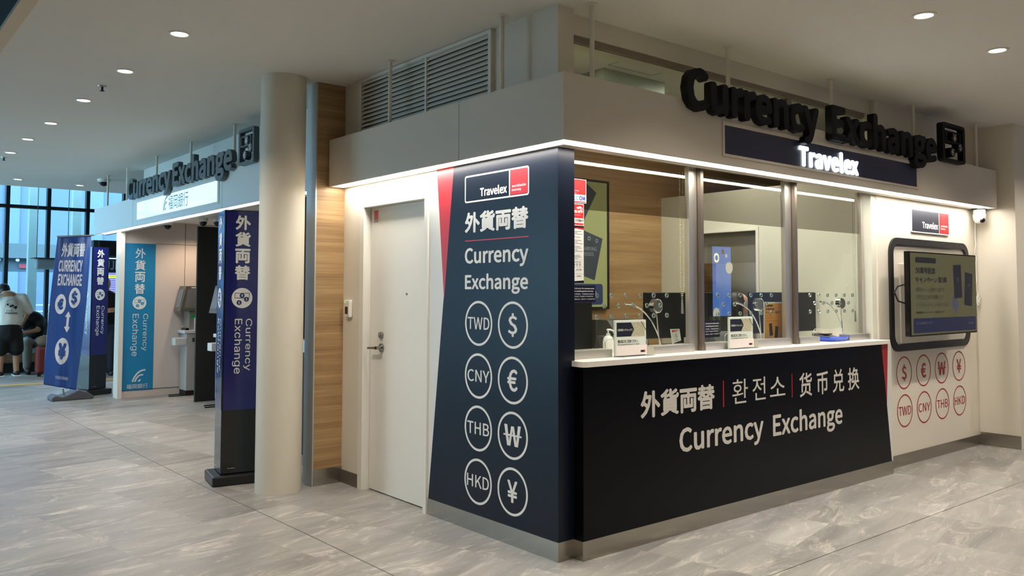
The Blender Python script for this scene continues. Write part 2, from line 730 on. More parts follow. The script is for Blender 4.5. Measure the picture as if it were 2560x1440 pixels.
# ------------------------------------------------------------------ ceiling and shell
CZ = 3.043
struct(MB().box((-2.23, -8.2, CZ), (9.2, 11.2, CZ + 0.3)), 'ceiling', M_ceil)
struct(MB().box((-2.31, -8.2, CZ - 0.004), (-2.231, 11.2, CZ + 0.02)), 'trim_1', M_trim)
struct(MB().box((-2.309, -8.2, CZ + 0.021), (-2.231, 11.2, CZ + 0.5)), 'trim_7', M_void)  # upper edge face blackened to read as the unlit void
struct(MB().box((-9.2, -8.2, 4.7), (9.2, 15.8, 4.9)), 'ceiling_2', M_void)
struct(MB().box((-9.0, -8.2, 3.55), (-2.31, 11.2, 3.65)), 'dark_void_sheet', M_void)  # black sheet added in place of the unlit open void
struct(MB().box((-9.2, -8.4, 0), (9.2, -8.2, 4.8)), 'wall_back', M_wall)
struct(MB().box((9.0, -8.2, 0), (9.2, 15.8, 4.8)), 'wall_right', M_wall)
struct(MB().box((-9.2, -8.2, 0), (-9.0, 7.3, 4.8)), 'wall_left', M_wall)

# far curtain wall at y = 15.5
cw = MB()
xs = [-0.37 + 0.715 * k for k in range(-12, 14)]
for x in xs:
    cw.box((x - 0.033, 15.45, 0), (x + 0.033, 15.60, 4.8))
for z in (3.11, 0.06):
    cw.box((-9, 15.46, z - 0.03), (9, 15.58, z + 0.035))
w1 = struct(cw, 'window_1', mat('dark_mullion', '#101418', 0.5))
MB().box((-9, 15.53, 0.05), (9, 15.54, 4.7)).build('pane', M_wglass, w1)
cw = MB()
for k in range(11):
    y = 7.35 + 0.8 * k
    cw.box((-9.14, y - 0.03, 0), (-9.0, y + 0.03, 4.8))
for z in (3.11, 0.06):
    cw.box((-9.12, 7.3, z - 0.03), (-9.02, 15.6, z + 0.035))
w2 = struct(cw, 'window_2', MATS['dark_mullion'])
MB().box((-9.09, 7.3, 0.05), (-9.08, 15.5, 4.7)).build('pane', M_wglass, w2)

# ------------------------------------------------------------------ counter building shell
PL = FX(0.0)
sh = MB()
sh.box((0, 0, 0), (0.12, 1.262, CZ))                 # corner pier with vinyl on two faces
sh.box((0, 1.262, 2.105), (0.12, 2.13, CZ))          # above the door
sh.box((0, 2.13, 0), (0.12, 2.44, CZ))
# louvre opening is covered by the grille fixed on the face
struct(sh, 'wall_side', M_wall)
struct(MB().box((0.12, 0.062, 2.926), (3.58, 0.30, CZ)), 'trim_2', M_wall)
wr = MB()
wr.box((3.57, 0.02, 0), (5.5, 0.14, CZ))
struct(wr, 'wall_front', M_wall)
struct(MB().box((5.50, -0.335, 0), (9.0, 0.14, CZ)), 'wall_return', M_wall)
struct(MB().box((0.12, 2.249, 0), (6.0, 2.35, CZ)), 'wall_inner', M_wood)
iw = MB()
iw.box((3.5, 0.14, 0), (3.57, 1.12, 2.408))
iw.box((3.5, 1.12, 2.016), (3.57, 1.788, 2.408))
iw.box((3.5, 1.788, 0), (3.57, 2.249, 2.408))
iw.box((3.495, 0.03, 0), (3.572, 0.14, CZ - 0.12))
struct(iw, 'wall_partition', mat('pale_wall', '#dcdccf', 0.6))
# wood end panel and steel edge
struct(MB().box((-0.235, 2.44, 0.12), (0.0, 2.586, CZ)), 'wall_end', M_wood)
struct(MB().box((-0.2455, 2.437, 0), (-0.235, 2.59, CZ)), 'trim_3', mat('satin_steel', '#b9bbb8', 0.42, metal=0.45))
bb = MB()
bb.box((-0.235, 2.434, 0), (0.0, 2.586, 0.122))
struct(bb, 'baseboard_end', M_steel)
struct(MB().box((-0.006, 2.17, 0), (0.0, 2.434, 0.098)), 'baseboard_side', M_dsteel)
struct(MB().box((-0.006, -0.006, 0), (0.114, 1.252, 0.104)), 'baseboard_corner', M_steel)
struct(MB().box((3.57, 0.014, 0), (5.5, 0.02, 0.098)), 'baseboard_front', M_steel)
struct(MB().box((5.494, -0.335, 0), (5.50, 0.014, 0.122)), 'baseboard_return', M_steel)

# door
dj = MB()
for j0, j1 in ((2.112, 2.17), (1.262, 1.300)):
    dj.box((-0.014, j0, 0), (0.06, j1, 2.072))
dj.box((-0.014, 1.262, 2.0722), (0.06, 2.17, 2.112))
dj.box((0.092, 1.262, 0.0), (0.10, 2.17, 2.10))
struct(dj, 'door_frame_1', M_white)
dr = struct(MB().box((0.05, 1.302, 0.007), (0.09, 2.108, 2.070)), 'door_1', M_white)
hn = MB()
hn.lathe((0.05, 1.945, 1.042), [(0.031, 0), (0.031, -0.01), (0.012, -0.014), (0.012, -0.05)], 24, 'X')
hn.tube([(0.0, 1.945, 1.042), (-0.002, 1.97, 1.042), (0.0, 2.055, 1.036)], [0.011, 0.010, 0.009], 10)
hn.build('door_handle', mat('satin_nickel', '#9b968e', 0.25, metal=1), dr, smooth=True)
MB().lathe((0.05, 1.945, 1.134), [(0.024, 0), (0.022, -0.018), (0.015, -0.022)], 24, 'X').build('deadbolt', MATS['satin_nickel'], dr, smooth=True)
MB().lathe((0.05, 1.61, 1.433), [(0.008, 0), (0.008, -0.005)], 14, 'X').build('peephole', M_dsteel, dr)
st = thing('security_sticker', 'small red and white security sticker at the top left of the white door', 'sticker', (0.0495, 2.04, 1.95))
MB().prism(FX(0.049), [(2.068, 1.955), (2.008, 1.955), (2.008, 2.05), (2.068, 2.05)], 0).build('backing', M_paper, st)
MB().prism(FX(0.049), [(2.066, 1.978), (2.010, 1.978), (2.010, 2.048), (2.066, 2.048)], 0.0008).build('red_field', M_red, st)
MB().text(FX(0.049), 'SECOM', (2.064, 1.959, 2.012, 1.974), 0.001, bold=0.02).build('lettering', M_ink, st)
# card reader
cr = thing('card_reader', 'white wall card reader with dark sensor beside the door', 'card reader', (0, 2.335, 1.3))
MB().box((-0.03, 2.292, 1.255), (0, 2.372, 1.385)).build('housing', M_white, cr, bevel=0.006)
MB().box((-0.033, 2.312, 1.28), (-0.029, 2.352, 1.335)).build('sensor_window', mat('sensor_brown', '#3b2420', 0.2), cr)
MB().box((-0.0325, 2.355, 1.366), (-0.030, 2.361, 1.371)).build('status_lamp', mat('green_led', '#55dd44', 0.5, emit='#55ee44', es=2.0), cr)

# louvre grille above the fascia
lv = thing('louvre_grille', 'white slatted ventilation grille high on the wall above the fascia', 'vent grille', (0, 1.37, 2.6))
MB().ring(PL, [(2.187, 2.58), (0.573, 2.58), (0.573, 3.04), (2.187, 3.04)], [(2.150, 2.60), (0.600, 2.60), (0.600, 3.018), (2.150, 3.018)], 0.0, 0.025).build('frame', M_white, lv)
MB().box((-0.001, 0.60, 2.60), (0.0, 2.15, 3.018)).build('backing', mat('duct_brown', '#8a7d70', 0.8), lv)
for k in range(13):
    z = 2.612 + 0.0315 * k
    MB().add([(-0.002, 0.6, z + 0.026), (-0.002, 2.15, z + 0.026), (-0.022, 2.15, z), (-0.022, 0.6, z), (-0.004, 0.6, z + 0.029), (-0.004, 2.15, z + 0.029), (-0.024, 2.15, z + 0.003), (-0.024, 0.6, z + 0.003)],
             [(0, 1, 2, 3), (4, 7, 6, 5), (0, 4, 5, 1), (2, 6, 7, 3), (0, 3, 7, 4), (1, 5, 6, 2)]).build('slat', M_white, lv)
MB().box((-0.026, 1.272, 2.60), (-0.004, 1.290, 3.018)).build('mullion', M_white, lv)

# ------------------------------------------------------------------ fascia with light channel
FZ0, FZ1 = 2.246, 2.603


def fascia(name, label, pieces, ledpieces, m, mled, jts):
    t = thing(name, label, 'fascia', pieces[0][0])
    body = MB()
    for a, b in pieces:
        body.box(a, b)
    body.build('fascia_board', m, t)
    led = MB()
    for a, b in ledpieces:
        led.box(a, b)
    led.build('light_strip', mled, t)
    if jts:
        jm = MB()
        for a, b in jts:
            jm.box(a, b)
        jm.build('panel_joint', M_dgrey, t)
    return t


x0, y0 = -0.144, -0.20
fascia('fascia', 'beige fascia with a glowing underside strip wrapping the counter corner',
       [((x0, y0, FZ0), (x0 + 0.018, 2.42, FZ1)), ((x0 + 0.018, y0, FZ0), (5.44, y0 + 0.018, FZ1)),       # face boards
        ((5.422, y0 + 0.018, FZ0), (5.44, 0.019, FZ1)), ((x0 + 0.018, 2.402, FZ0), (-0.001, 2.42, FZ1)),    # end boards
        ((x0 + 0.018, y0 + 0.018, FZ1 - 0.03), (-0.001, 2.402, FZ1 - 0.01)), ((-0.001, y0 + 0.018, FZ1 - 0.03), (5.422, -0.001, FZ1 - 0.01)),      # top
        ((x0 + 0.018, y0 + 0.018, FZ0 + 0.03), (-0.001, 2.402, FZ0 + 0.04)), ((-0.001, y0 + 0.018, FZ0 + 0.03), (5.422, -0.001, FZ0 + 0.04)),
        ((-0.032, -0.08, FZ0), (-0.0025, 2.402, FZ0 + 0.029)), ((-0.0025, -0.08, FZ0), (5.422, -0.0025, FZ0 + 0.029))],
       [((x0 + 0.024, y0 + 0.024, FZ0 + 0.004), (-0.036, 2.34, FZ0 + 0.03)), ((-0.036, y0 + 0.024, FZ0 + 0.004), (5.34, -0.086, FZ0 + 0.03))],
       mat('fascia_paint', '#d6cdbf', 0.5), M_led,
       [((x0 - 0.0006, 0.73, FZ0), (x0, 0.733, FZ1))])

# posts that hold the fascia to the ceiling
pole_spots = [(0.146, -0.12, 'nearest the pier corner'), (1.41, -0.10, 'above the C of the black letters'), (2.684, -0.10, 'above the gap between the black words'),
              (3.989, -0.10, 'behind the last black letters'), (5.205, -0.12, 'at the right end of the fascia'),
              (-0.12, 0.345, 'right of the slatted grille'), (-0.117, 1.582, 'in front of the slatted grille')]
p0 = thing('fascia_post', 'thin beige post from fascia to ceiling, nearest the pier corner', 'post', (0.146, -0.12, FZ1), 'posts holding the counter fascia')
MB().cyl((0.146, -0.12, FZ1), (0.146, -0.12, CZ), 0.0135, 16).build('rod', M_wall, p0, smooth=True)
MB().cyl((0.146, -0.12, CZ - 0.006), (0.146, -0.12, CZ), 0.035, 24).build('flange', M_wall, p0)
for x, y, w in pole_spots[1:]:
    dup(p0, (x, y, FZ1), label='thin beige post from fascia to ceiling, ' + w)

# blue-black name panel on the fascia
sg = thing('name_panel', 'navy panel with glowing white Travelex lettering on the fascia', 'sign', (2.5, -0.2, 2.31))
P = FY(y0)
MB().ring(P, [(1.205, 2.298), (3.835, 2.298), (3.835, 2.520), (1.205, 2.520)], [(1.222, 2.314), (3.802, 2.314), (3.802, 2.494), (1.222, 2.494)], 0.0, 0.008).build('frame', MATS['fascia_paint'], sg)
MB().prism(P, [(1.222, 2.314), (3.802, 2.314), (3.802, 2.494), (1.222, 2.494)], 0.002, 0.004).build('panel', mat('sign_navy', '#1f2340', 0.4), sg)
MB().text(P, 'Travelex', (2.06, 2.318, 2.855, 2.470), 0.0045, depth=0.008, bold=0.034, space=1.04).build('lettering', mat('glow_white', (1, 1, 1), 0.4, emit=(0.86, 0.95, 1.0), es=2.2), sg)


def letter_sign(label, P, baseline, cap, words, pic, depth, mface, mpic):
    t = thing('letter_sign', label, 'sign', P(words[0][1], baseline, 0))
    # words: (string, uLeft, uRight); one mesh per letter, laid out with the font's own spacing
    for word, uL, uR in words:
        BO = 0.016
        vs, fs = glyphs(word, 'cjk', 0.0, True, 1.0)
        x0_, x1_ = min(v[0] for v in vs) - BO, max(v[0] for v in vs) + BO
        capv, _ = glyphs('E', 'cjk', 0.0, True, 1.0)
        h = max(v[1] for v in capv) + BO
        k = (uR - uL) / (x1_ - x0_)
        kz = cap / h
        # split the word into its glyph islands
        par = list(range(len(vs)))

        def fnd(a):
            while par[a] != a:
                par[a] = par[par[a]]
                a = par[a]
            return a
        for f in fs:
            for q in f[1:]:
                par[fnd(q)] = fnd(f[0])
        # merge coincident islands (front, back, sides share positions)
        pos = {}
        for i, v in enumerate(vs):
            key = (round(v[0], 4), round(v[1], 4))
            if key in pos:
                par[fnd(i)] = fnd(pos[key])
            else:
                pos[key] = i
        groups = {}
        for f in fs:
            groups.setdefault(fnd(f[0]), []).append(f)
        for g, ff in sorted(groups.items(), key=lambda kv: min(vs[i][0] for f in kv[1] for i in f)):
            idx = sorted({i for f in ff for i in f})
            mp_ = {a: b for b, a in enumerate(idx)}
            lt = MB()
            for kk, (ex, ey) in enumerate(embolden(BO, True)):
                lt.add([P(uL + (vs[i][0] + ex - x0_) * k, baseline + (vs[i][1] + ey) * kz, vs[i][2] * depth + 0.0002 * kk) for i in idx],
                       [tuple(mp_[i] for i in f) for f in ff])
            lt.build('letter', mface, t)
    # currency pictogram
    uL, vB, uR, vT = pic
    du, dv = uR - uL, vT - vB

    def q(a, b):
        return (uL + a * du, vB + b * dv)
    ro = [q(a, b) for a, b in rrect(0, 0, 1, 1, 0.09)]
    ri = [q(a, b) for a, b in rrect(0.10, 0.085, 0.90, 0.915, 0.03)]
    MB().ring(P, ro, ri, 0, depth).build('pictogram_frame', mface, t)
    MB().ring(P, [q(.14, .50), q(.80, .50), q(.80, .80), q(.14, .80)], [q(.19, .535), q(.75, .535), q(.75, .765), q(.19, .765)], 0, depth).build('banknote', mface, t)
    coins = MB()
    sym = MB()
    for (a, b, r, ch) in ((.52, .65, .125, '\u00a5'), (.76, .43, .115, '$'), (.42, .26, .115, '\u20ac')):
        coins.prism(P, [q(a + r * math.cos(2 * PI * i / 28), b + r * 1.1 * math.sin(2 * PI * i / 28)) for i in range(28)], 0, depth * 1.02)
        c0 = q(a - r * .55, b - r * .75)
        c1 = q(a + r * .55, b + r * .75)
        sym.text(P, ch, (c0[0], c0[1], c1[0], c1[1]), depth * 1.03 + 0.001, bold=0.02)
    coins.build('coin', mface, t)
    sym.build('currency_symbol', mpic, t)
    return t


letter_sign('large black Currency Exchange letters and pictogram standing along the counter fascia', FY(y0), 2.552, 0.238,
            [('Currency', 0.80, 2.25), ('Exchange', 2.415, 4.09)], (4.20, 2.572, 4.645, 2.905), 0.05, M_letter, mat('grey_print', '#b9b4ac', 0.5))

# ------------------------------------------------------------------ vinyl on the corner pier
D = 0.0018
vw = thing('vinyl_wrap', 'navy and red vinyl wrap with currency circles on the corner pier', 'vinyl graphic', (0, 0.6, 0.104))
MB().prism(PL, [(-0.0012, 0.104), (1.252, 0.104), (0.980, 2.28), (-0.0012, 2.28)], 0.0008).build('navy_field', M_navy, vw)
MB().box((-0.0008, -0.0016, 0.104), (0.122, -0.0004, 2.28)).build('navy_return', M_navy, vw)
MB().prism(PL, [(0.980, 2.28), (1.178, 2.28), (1.084, 1.396)], 0.0009).build('red_wedge', M_red, vw)
MB().prism(PL, [(1.178, 2.28), (1.260, 2.28), (1.260, 0.104), (1.2525, 0.104), (1.084, 1.396)], 0.0007).build('white_field', mat('white_vinyl', '#dfe0dc', 0.4), vw)


def tlx_logo(P, uL, vB, uR, vT, udiv, parent, plate=None, fs=1.0, th=0.0):
    """rounded name plate: dark left field, red right field"""
    s = abs(vT - vB)
    sg_ = 1 if uR > uL else -1
    m = s * 0.055
    if plate:
        MB().prism(P, rrect(uL - sg_ * m, vB - m, uR + sg_ * m, vT + m, s * 0.07), 0.0, max(th, D)).build('plate', M_print, parent)
        d = max(th, D)
        MB().prism(P, [(uL, vB), (udiv - sg_ * m * .4, vB), (udiv - sg_ * m * .4, vT), (uL, vT)], d + 0.0008).build('dark_field', mat('slate_print', '#2a2d3a', 0.35), parent)
    else:
        d = D
        MB().ring(P, rrect(uL, vB, uR, vT, s * 0.10), rrect(uL + sg_ * m, vB + m, uR - sg_ * m, vT - m, s * 0.06), D).build('plate_outline', M_print, parent)
        MB().prism(P, [(udiv - m / 2, vB + m), (udiv + m / 2, vB + m), (udiv + m / 2, vT - m), (udiv - m / 2, vT - m)], D).build('divider', M_print, parent)
    g = 0 if plate else m
    MB().prism(P, [(udiv + sg_ * m * .6, vB + g * 1.3), (uR - sg_ * g * 1.3, vB + g * 1.3), (uR - sg_ * g * 1.3, vT - g * 1.3), (udiv + sg_ * m * .6, vT - g * 1.3)], d + 0.001).build('red_field', M_red, parent)
    L = MB()
    wl = abs(udiv - uL)
    L.text(P, 'Travelex', (udiv - sg_ * wl * 0.64, vB + s * 0.17, udiv - sg_ * wl * 0.05, vB + s * 0.50), d + 0.002, bold=0.03)
    wr_ = abs(uR - udiv)
    L.text(P, 'worldwide', (udiv + sg_ * wr_ * 0.14, vB + s * 0.33, udiv + sg_ * wr_ * 0.86, vB + s * 0.43), d + 0.002, bold=0.01)
    L.text(P, 'money', (udiv + sg_ * wr_ * 0.14, vB + s * 0.17, udiv + sg_ * wr_ * 0.62, vB + s * 0.27), d + 0.002, bold=0.01)
    L.build('logo_lettering', M_print, parent)


tlx_logo(PL, 0.861, 2.003, 0.242, 2.172, 0.418, vw)
L = MB()
L.text(PL, '\u5916\u8ca8\u4e21\u66ff', (0.859, 1.814, 0.247, 1.943), D, bold=0.030)
L.text(PL, 'Currency', (0.858, 1.596, 0.247, 1.721), D, bold=0.022)
L.text(PL, 'Exchange', (0.855, 1.437, 0.249, 1.560), D, bold=0.022)
L.build('lettering', M_print, vw)
MB().prism(PL, [(0.858, 1.762), (0.246, 1.762), (0.246, 1.768), (0.858, 1.768)], D).build('red_rule', M_red, vw)


def coin(P, u, v, r, txt, parent, m, w=0.0145, sgn=1, d=D, tw=None, th=None, bold=0.007):
    b = MB().ring(P, circ(u, v, r, 56), circ(u, v, r - w, 56), d)
    if len(txt) == 3:
        tw, th = tw or r * 0.80, th or r * 0.27
    else:
        tw, th = {'$': (.31, .50), '\u20ac': (.34, .47), '\u20a9': (.60, .44), '\u00a5': (.33, .46)}[txt]
        tw, th = tw * r, th * r
        bold = 0.006 if txt == '\u20a9' else 0.015
    b.text(P, txt, (u - sgn * tw, v - th, u + sgn * tw, v + th), d, bold=bold)
    return b.build('currency_circle', m, parent)


for (z, a, b) in ((1.257, 'TWD', '$'), (0.938, 'CNY', '\u20ac'), (0.622, 'THB', '\u20a9'), (0.303, 'HKD', '\u00a5')):
    coin(PL, 0.715, z, 0.137, a, vw, M_print, sgn=-1)
    coin(PL, 0.387, z, 0.137, b, vw, M_print, sgn=-1)

# ------------------------------------------------------------------ counter
ct = thing('service_counter', 'long navy service counter with white ledge and steel plinth', 'counter', (1.85, 0, 0))
MB().box((0.115, -0.076, 0.104), (3.57, 0.02, 1.040)).build('front_panel', M_navy2, ct)
MB().box((0.108, -0.078, 0), (3.572, 0.02, 0.104)).build('plinth', M_steel, ct)
top = [(0.122, 0.8), (0.122, -0.02), (0.100, -0.05), (0.100, -0.085), (0.106, -0.097), (0.118, -0.102), (3.50, -0.102), (3.50, 0.8)]
top = [(0.122, 0.66), (0.122, -0.001), (0.100, -0.001), (0.095, -0.078), (0.103, -0.096), (0.122, -0.102), (3.51, -0.102), (3.51, 0.0), (3.495, 0.002), (3.495, 0.66)]
MB().prism(lambda u, v, d: (u, v, d), top, 1.040, 1.070).build('ledge', M_top, ct)
MB().box((0.13, 0.60, 0.0), (3.49, 0.61, 1.04)).build('inner_skirt', M_white, ct)
Q = FY(-0.076)
MB().prism(Q, [(3.414, 1.04), (3.52, 1.04), (3.488, 0.554)], 0.001).build('red_wedge', M_redw, ct)
MB().prism(Q, [(3.52, 1.04), (3.571, 1.04), (3.571, 0.104), (3.552, 0.104), (3.488, 0.554)], 0.0008).build('white_field', MATS['white_vinyl'], ct)
L = MB()
L.text(Q, '\u5916\u8ca8\u4e21\u66ff', (0.575, 0.716, 1.268, 0.874), 0.001, bold=0.026)
for ch, a_, b_, c_, d_ in (('\ud658', 1.452, 0.728, 1.622, 0.884), ('\uc804', 1.673, 0.733, 1.822, 0.884), ('\uc18c', 1.873, 0.742, 2.056, 0.872)):
    L.text(Q, ch, (a_, b_, b_ and c_, d_), 0.001)
L.text(Q, '\u8d27\u5e01\u5151\u6362', (2.231, 0.710, 3.060, 0.880), 0.001, bold=0.010, space=1.18)
L.text(Q, 'Currency', (0.919, 0.440, 1.792, 0.628), 0.001, bold=0.020)
L.text(Q, 'Exchange', (1.902, 0.430, 2.805, 0.628), 0.001, bold=0.020)
L.build('lettering', mat('counter_print', '#d6d3cc', 0.5), ct)
MB().prism(Q, [(1.354, .72), (1.363, .72), (1.363, .886), (1.354, .886)], 0.001).build('red_rule', M_red, ct)
MB().prism(Q, [(2.136, .718), (2.145, .718), (2.145, .882), (2.136, .882)], 0.001).build('red_rule', M_red, ct)

# one glazed screen: steel channels, mullions and three panes fixed together
gz = thing('glazed_screen', 'glazed security screen of three panes standing on the white counter ledge', 'glass screen', (1.8, 0.09, 1.07))
for xa, xb in ((0.125, 0.470), (0.835, 1.228), (1.345, 1.62), (1.925, 2.335), (2.455, 2.72), (3.155, 3.49)):
    MB().box((xa, 0.045, 1.070), (xb, 0.135, 1.118)).build('glass_channel', M_alu, gz, bevel=0.002)
for xm in (1.287, 2.392, 3.49):
    mu = MB().box((xm + 0.028, 0.055, 1.07), (xm + 0.058, 0.13, FZ0 + 0.02)).build('mullion', M_dsteel, gz)
    if xm < 3.4:
        MB().box((xm - 0.055, 0.085, 1.07), (xm + 0.024, 0.12, FZ0 + 0.02)).build('clamp_profile', M_alu, mu)
    else:
        MB().box((xm - 0.055, 0.085, 1.118), (xm - 0.022, 0.12, FZ0 + 0.02)).build('clamp_profile', M_alu, mu)
GZ = 1.926
M_cut = mat('cut_glass', '#7f8d84', 0.15)
M_edge = mat('glass_edge', '#c9d6cd', 0.1)
for pi_, (xa, xb, h0) in enumerate(((0.124, 1.232, 0.397), (1.345, 2.337, 1.545), (2.450, 3.435, 2.682))):
    gap = ((0.470, 0.835), (1.62, 1.925), (2.72, 3.155))[pi_]      # opening for passing money below
    g = MB().prism(FY(0.1), [(xa, 1.09), (gap[0], 1.09), (gap[0], 1.155), (gap[0] + 0.03, 1.172), (gap[1] - 0.03, 1.172), (gap[1], 1.155),
                             (gap[1], 1.09), (xb, 1.09), (xb, GZ), (xa, GZ)], 0).build('pane', M_glass, gz)
    MB().prism(FY(0.1), [(xa, GZ), (xb, GZ), (xb, FZ0 + 0.03), (xa, FZ0 + 0.03)], 0).build('smoked_film', M_film, g)
    for row, (n, du, z) in enumerate(((6, 0, 1.428), (5, 0.0625, 1.367), (6, 0, 1.303))):
        for i in range(n):
            MB().ring(FY(0.1), circ(h0 + du + 0.1253 * i, z, 0.0145, 18), circ(h0 + du + 0.1253 * i, z, 0.0105, 18), 0.004, -0.004).build('speech_hole', M_cut, g)
    MB().tube([(gap[0], 0.1, 1.118), (gap[0], 0.1, 1.155), (gap[0] + 0.02, 0.1, 1.170), (gap[1] - 0.02, 0.1, 1.170), (gap[1], 0.1, 1.155), (gap[1], 0.1, 1.118)], 0.0022, 6).build('polished_edge', M_edge, g)

# transom glazing above the fascia
tr = thing('transom_window', 'dim transom window behind the big black letters above the fascia', 'window', (1.8, 0.08, 2.4))
MB().ring(FY(0.075), [(0.165, 2.40), (2.405, 2.40), (2.405, 2.926), (0.165, 2.926)], [(0.185, 2.42), (2.385, 2.42), (2.385, 2.888), (0.185, 2.888)], 0, -0.03).build('frame', mat('frame_taupe', '#8a7d6f', 0.5), tr)
MB().ring(FY(0.075), [(2.405, 2.40), (3.58, 2.40), (3.58, 2.926), (2.405, 2.926)], [(2.43, 2.42), (3.56, 2.42), (3.56, 2.888), (2.43, 2.888)], 0, -0.03).build('frame', MATS['frame_taupe'], tr)
MB().prism(FY(0.09), [(0.18, 2.41), (3.57, 2.41), (3.57, 2.9), (0.18, 2.9)], 0).build('pane', M_glass2, tr)
struct(MB().box((0.12, 0.03, 2.28), (3.57, 0.135, 2.41)), 'trim_4', M_wall)
struct(MB().box((0.12, 0.062, 2.40), (0.165, 0.12, 2.93)), 'trim_5', M_wall)

# ------------------------------------------------------------------ stickers on the glass
G = FY(0.096)
s1 = thing('security_sticker', 'red and white SECOM security sticker at the top left of the counter glass', 'sticker', (0.22, 0.096, 1.96))
MB().prism(G, [(0.130, 1.962), (0.311, 1.962), (0.311, 2.100), (0.130, 2.100)], 0).build('backing', M_paper, s1)
MB().prism(G, [(0.134, 2.010), (0.307, 2.010), (0.307, 2.097), (0.134, 2.097)], 0.0006).prism(G, [(0.134, 1.965), (0.307, 1.965), (0.307, 1.971), (0.134, 1.971)], 0.0006).build('red_field', mat('sticker_red', '#e02a30', 0.4), s1)
L = MB()
L.text(G, 'SE', (0.172, 1.976, 0.221, 2.003), 0.0008, bold=0.04)
L.text(G, 'OM', (0.253, 1.976, 0.302, 2.003), 0.0008, bold=0.04)
L.build('lettering', mat('secom_blue', '#1d3f9c', 0.5), s1)
MB().text(G, 'C', (0.226, 1.976, 0.249, 2.003), 0.0008, bold=0.04).build('lettering', mat('secom_teal', '#42c2c8', 0.5), s1)
MB().text(G, 'Security', (0.20, 2.026, 0.25, 2.036), 0.0008).text(G, 'for', (0.217, 2.014, 0.232, 2.021), 0.0008).build('small_print', M_paper, s1)
s2 = thing('camera_sticker', 'red camera surveillance sticker below the SECOM sticker on the glass', 'sticker', (0.2, 0.096, 1.83))
MB().prism(G, [(0.130, 1.832), (0.291, 1.832), (0.291, 1.957), (0.130, 1.957)], 0).build('backing', M_paper, s2)
MB().prism(G, [(0.134, 1.874), (0.287, 1.874), (0.287, 1.953), (0.134, 1.953)], 0.0006).prism(G, [(0.134, 1.835), (0.287, 1.835), (0.287, 1.845), (0.134, 1.845)], 0.0006).build('red_field', MATS['sticker_red'], s2)
MB().text(G, '24\u6642\u9593\u76e3\u8996\u4e2d', (0.150, 1.903, 0.282, 1.919), 0.0008, bold=0.02).text(G, 'Security Record', (0.205, 1.888, 0.262, 1.894), 0.0008).prism(G, [(0.23, 1.935), (0.265, 1.943), (0.268, 1.933), (0.24, 1.925)], 0.0008).ring(G, circ(0.27, 1.927, 0.010, 16), circ(0.27, 1.927, 0.005, 16), 0.0008).build('white_print', M_paper, s2)
MB().text(G, '\u76e3\u8996\u30ab\u30e1\u30e9\u4f5c\u52d5\u4e2d', (0.145, 1.851, 0.286, 1.868), 0.0008, bold=0.01).build('lettering', M_ink, s2)
s3 = thing('notice_sheet', 'tall white notice sheet with fine print taped to the glass by the pier', 'notice', (0.2, 0.096, 1.5))
MB().prism(G, [(0.130, 1.500), (0.289, 1.500), (0.289, 1.828), (0.130, 1.828)], 0).build('paper', M_paper, s3)
MB().prism(G, [(0.130, 1.806), (0.289, 1.818), (0.289, 1.828), (0.130, 1.828)], 0.0006).prism(G, [(0.130, 1.500), (0.289, 1.500), (0.289, 1.516), (0.130, 1.506)], 0.0006).build('navy_band', M_navy, s3)
MB().prism(G, [(0.19, 1.818), (0.289, 1.808), (0.289, 1.820)], 0.0009).build('red_corner', M_red, s3)
L = MB()
for k, z in enumerate([1.796, 1.788, 1.780, 1.770, 1.762, 1.744, 1.736, 1.726, 1.716, 1.708, 1.700, 1.690, 1.682, 1.672, 1.655, 1.648, 1.64]):
    w = (0.12, 0.09, 0.13, 0.07, 0.11)[k % 5]
    L.prism(G, [(0.150, z), (0.150 + w, z), (0.150 + w, z + 0.0022), (0.150, z + 0.0022)], 0.0007)
for z in (1.633, 1.592, 1.553):
    L.prism(G, [(0.15, z), (0.28, z), (0.28, z + 0.001), (0.15, z + 0.001)], 0.0007)
L.text(G, 'FUKUOKA AIRPORT', (0.15, 1.618, 0.27, 1.624), 0.0007, bold=0.02)
for i, u in enumerate((0.16, 0.183, 0.206, 0.229, 0.252)):
    L.ring(G, circ(u + .006, 1.606, 0.007, 10), circ(u + .006, 1.606, 0.004, 10), 0.0007)
L.text(G, 'VISA  JCB', (0.16, 1.572, 0.27, 1.582), 0.0007, bold=0.02)
L.text(G, 'ANA  JAL', (0.17, 1.536, 0.27, 1.545), 0.0007, bold=0.02)
L.build('small_print', mat('grey_ink', '#55565a', 0.6), s3)


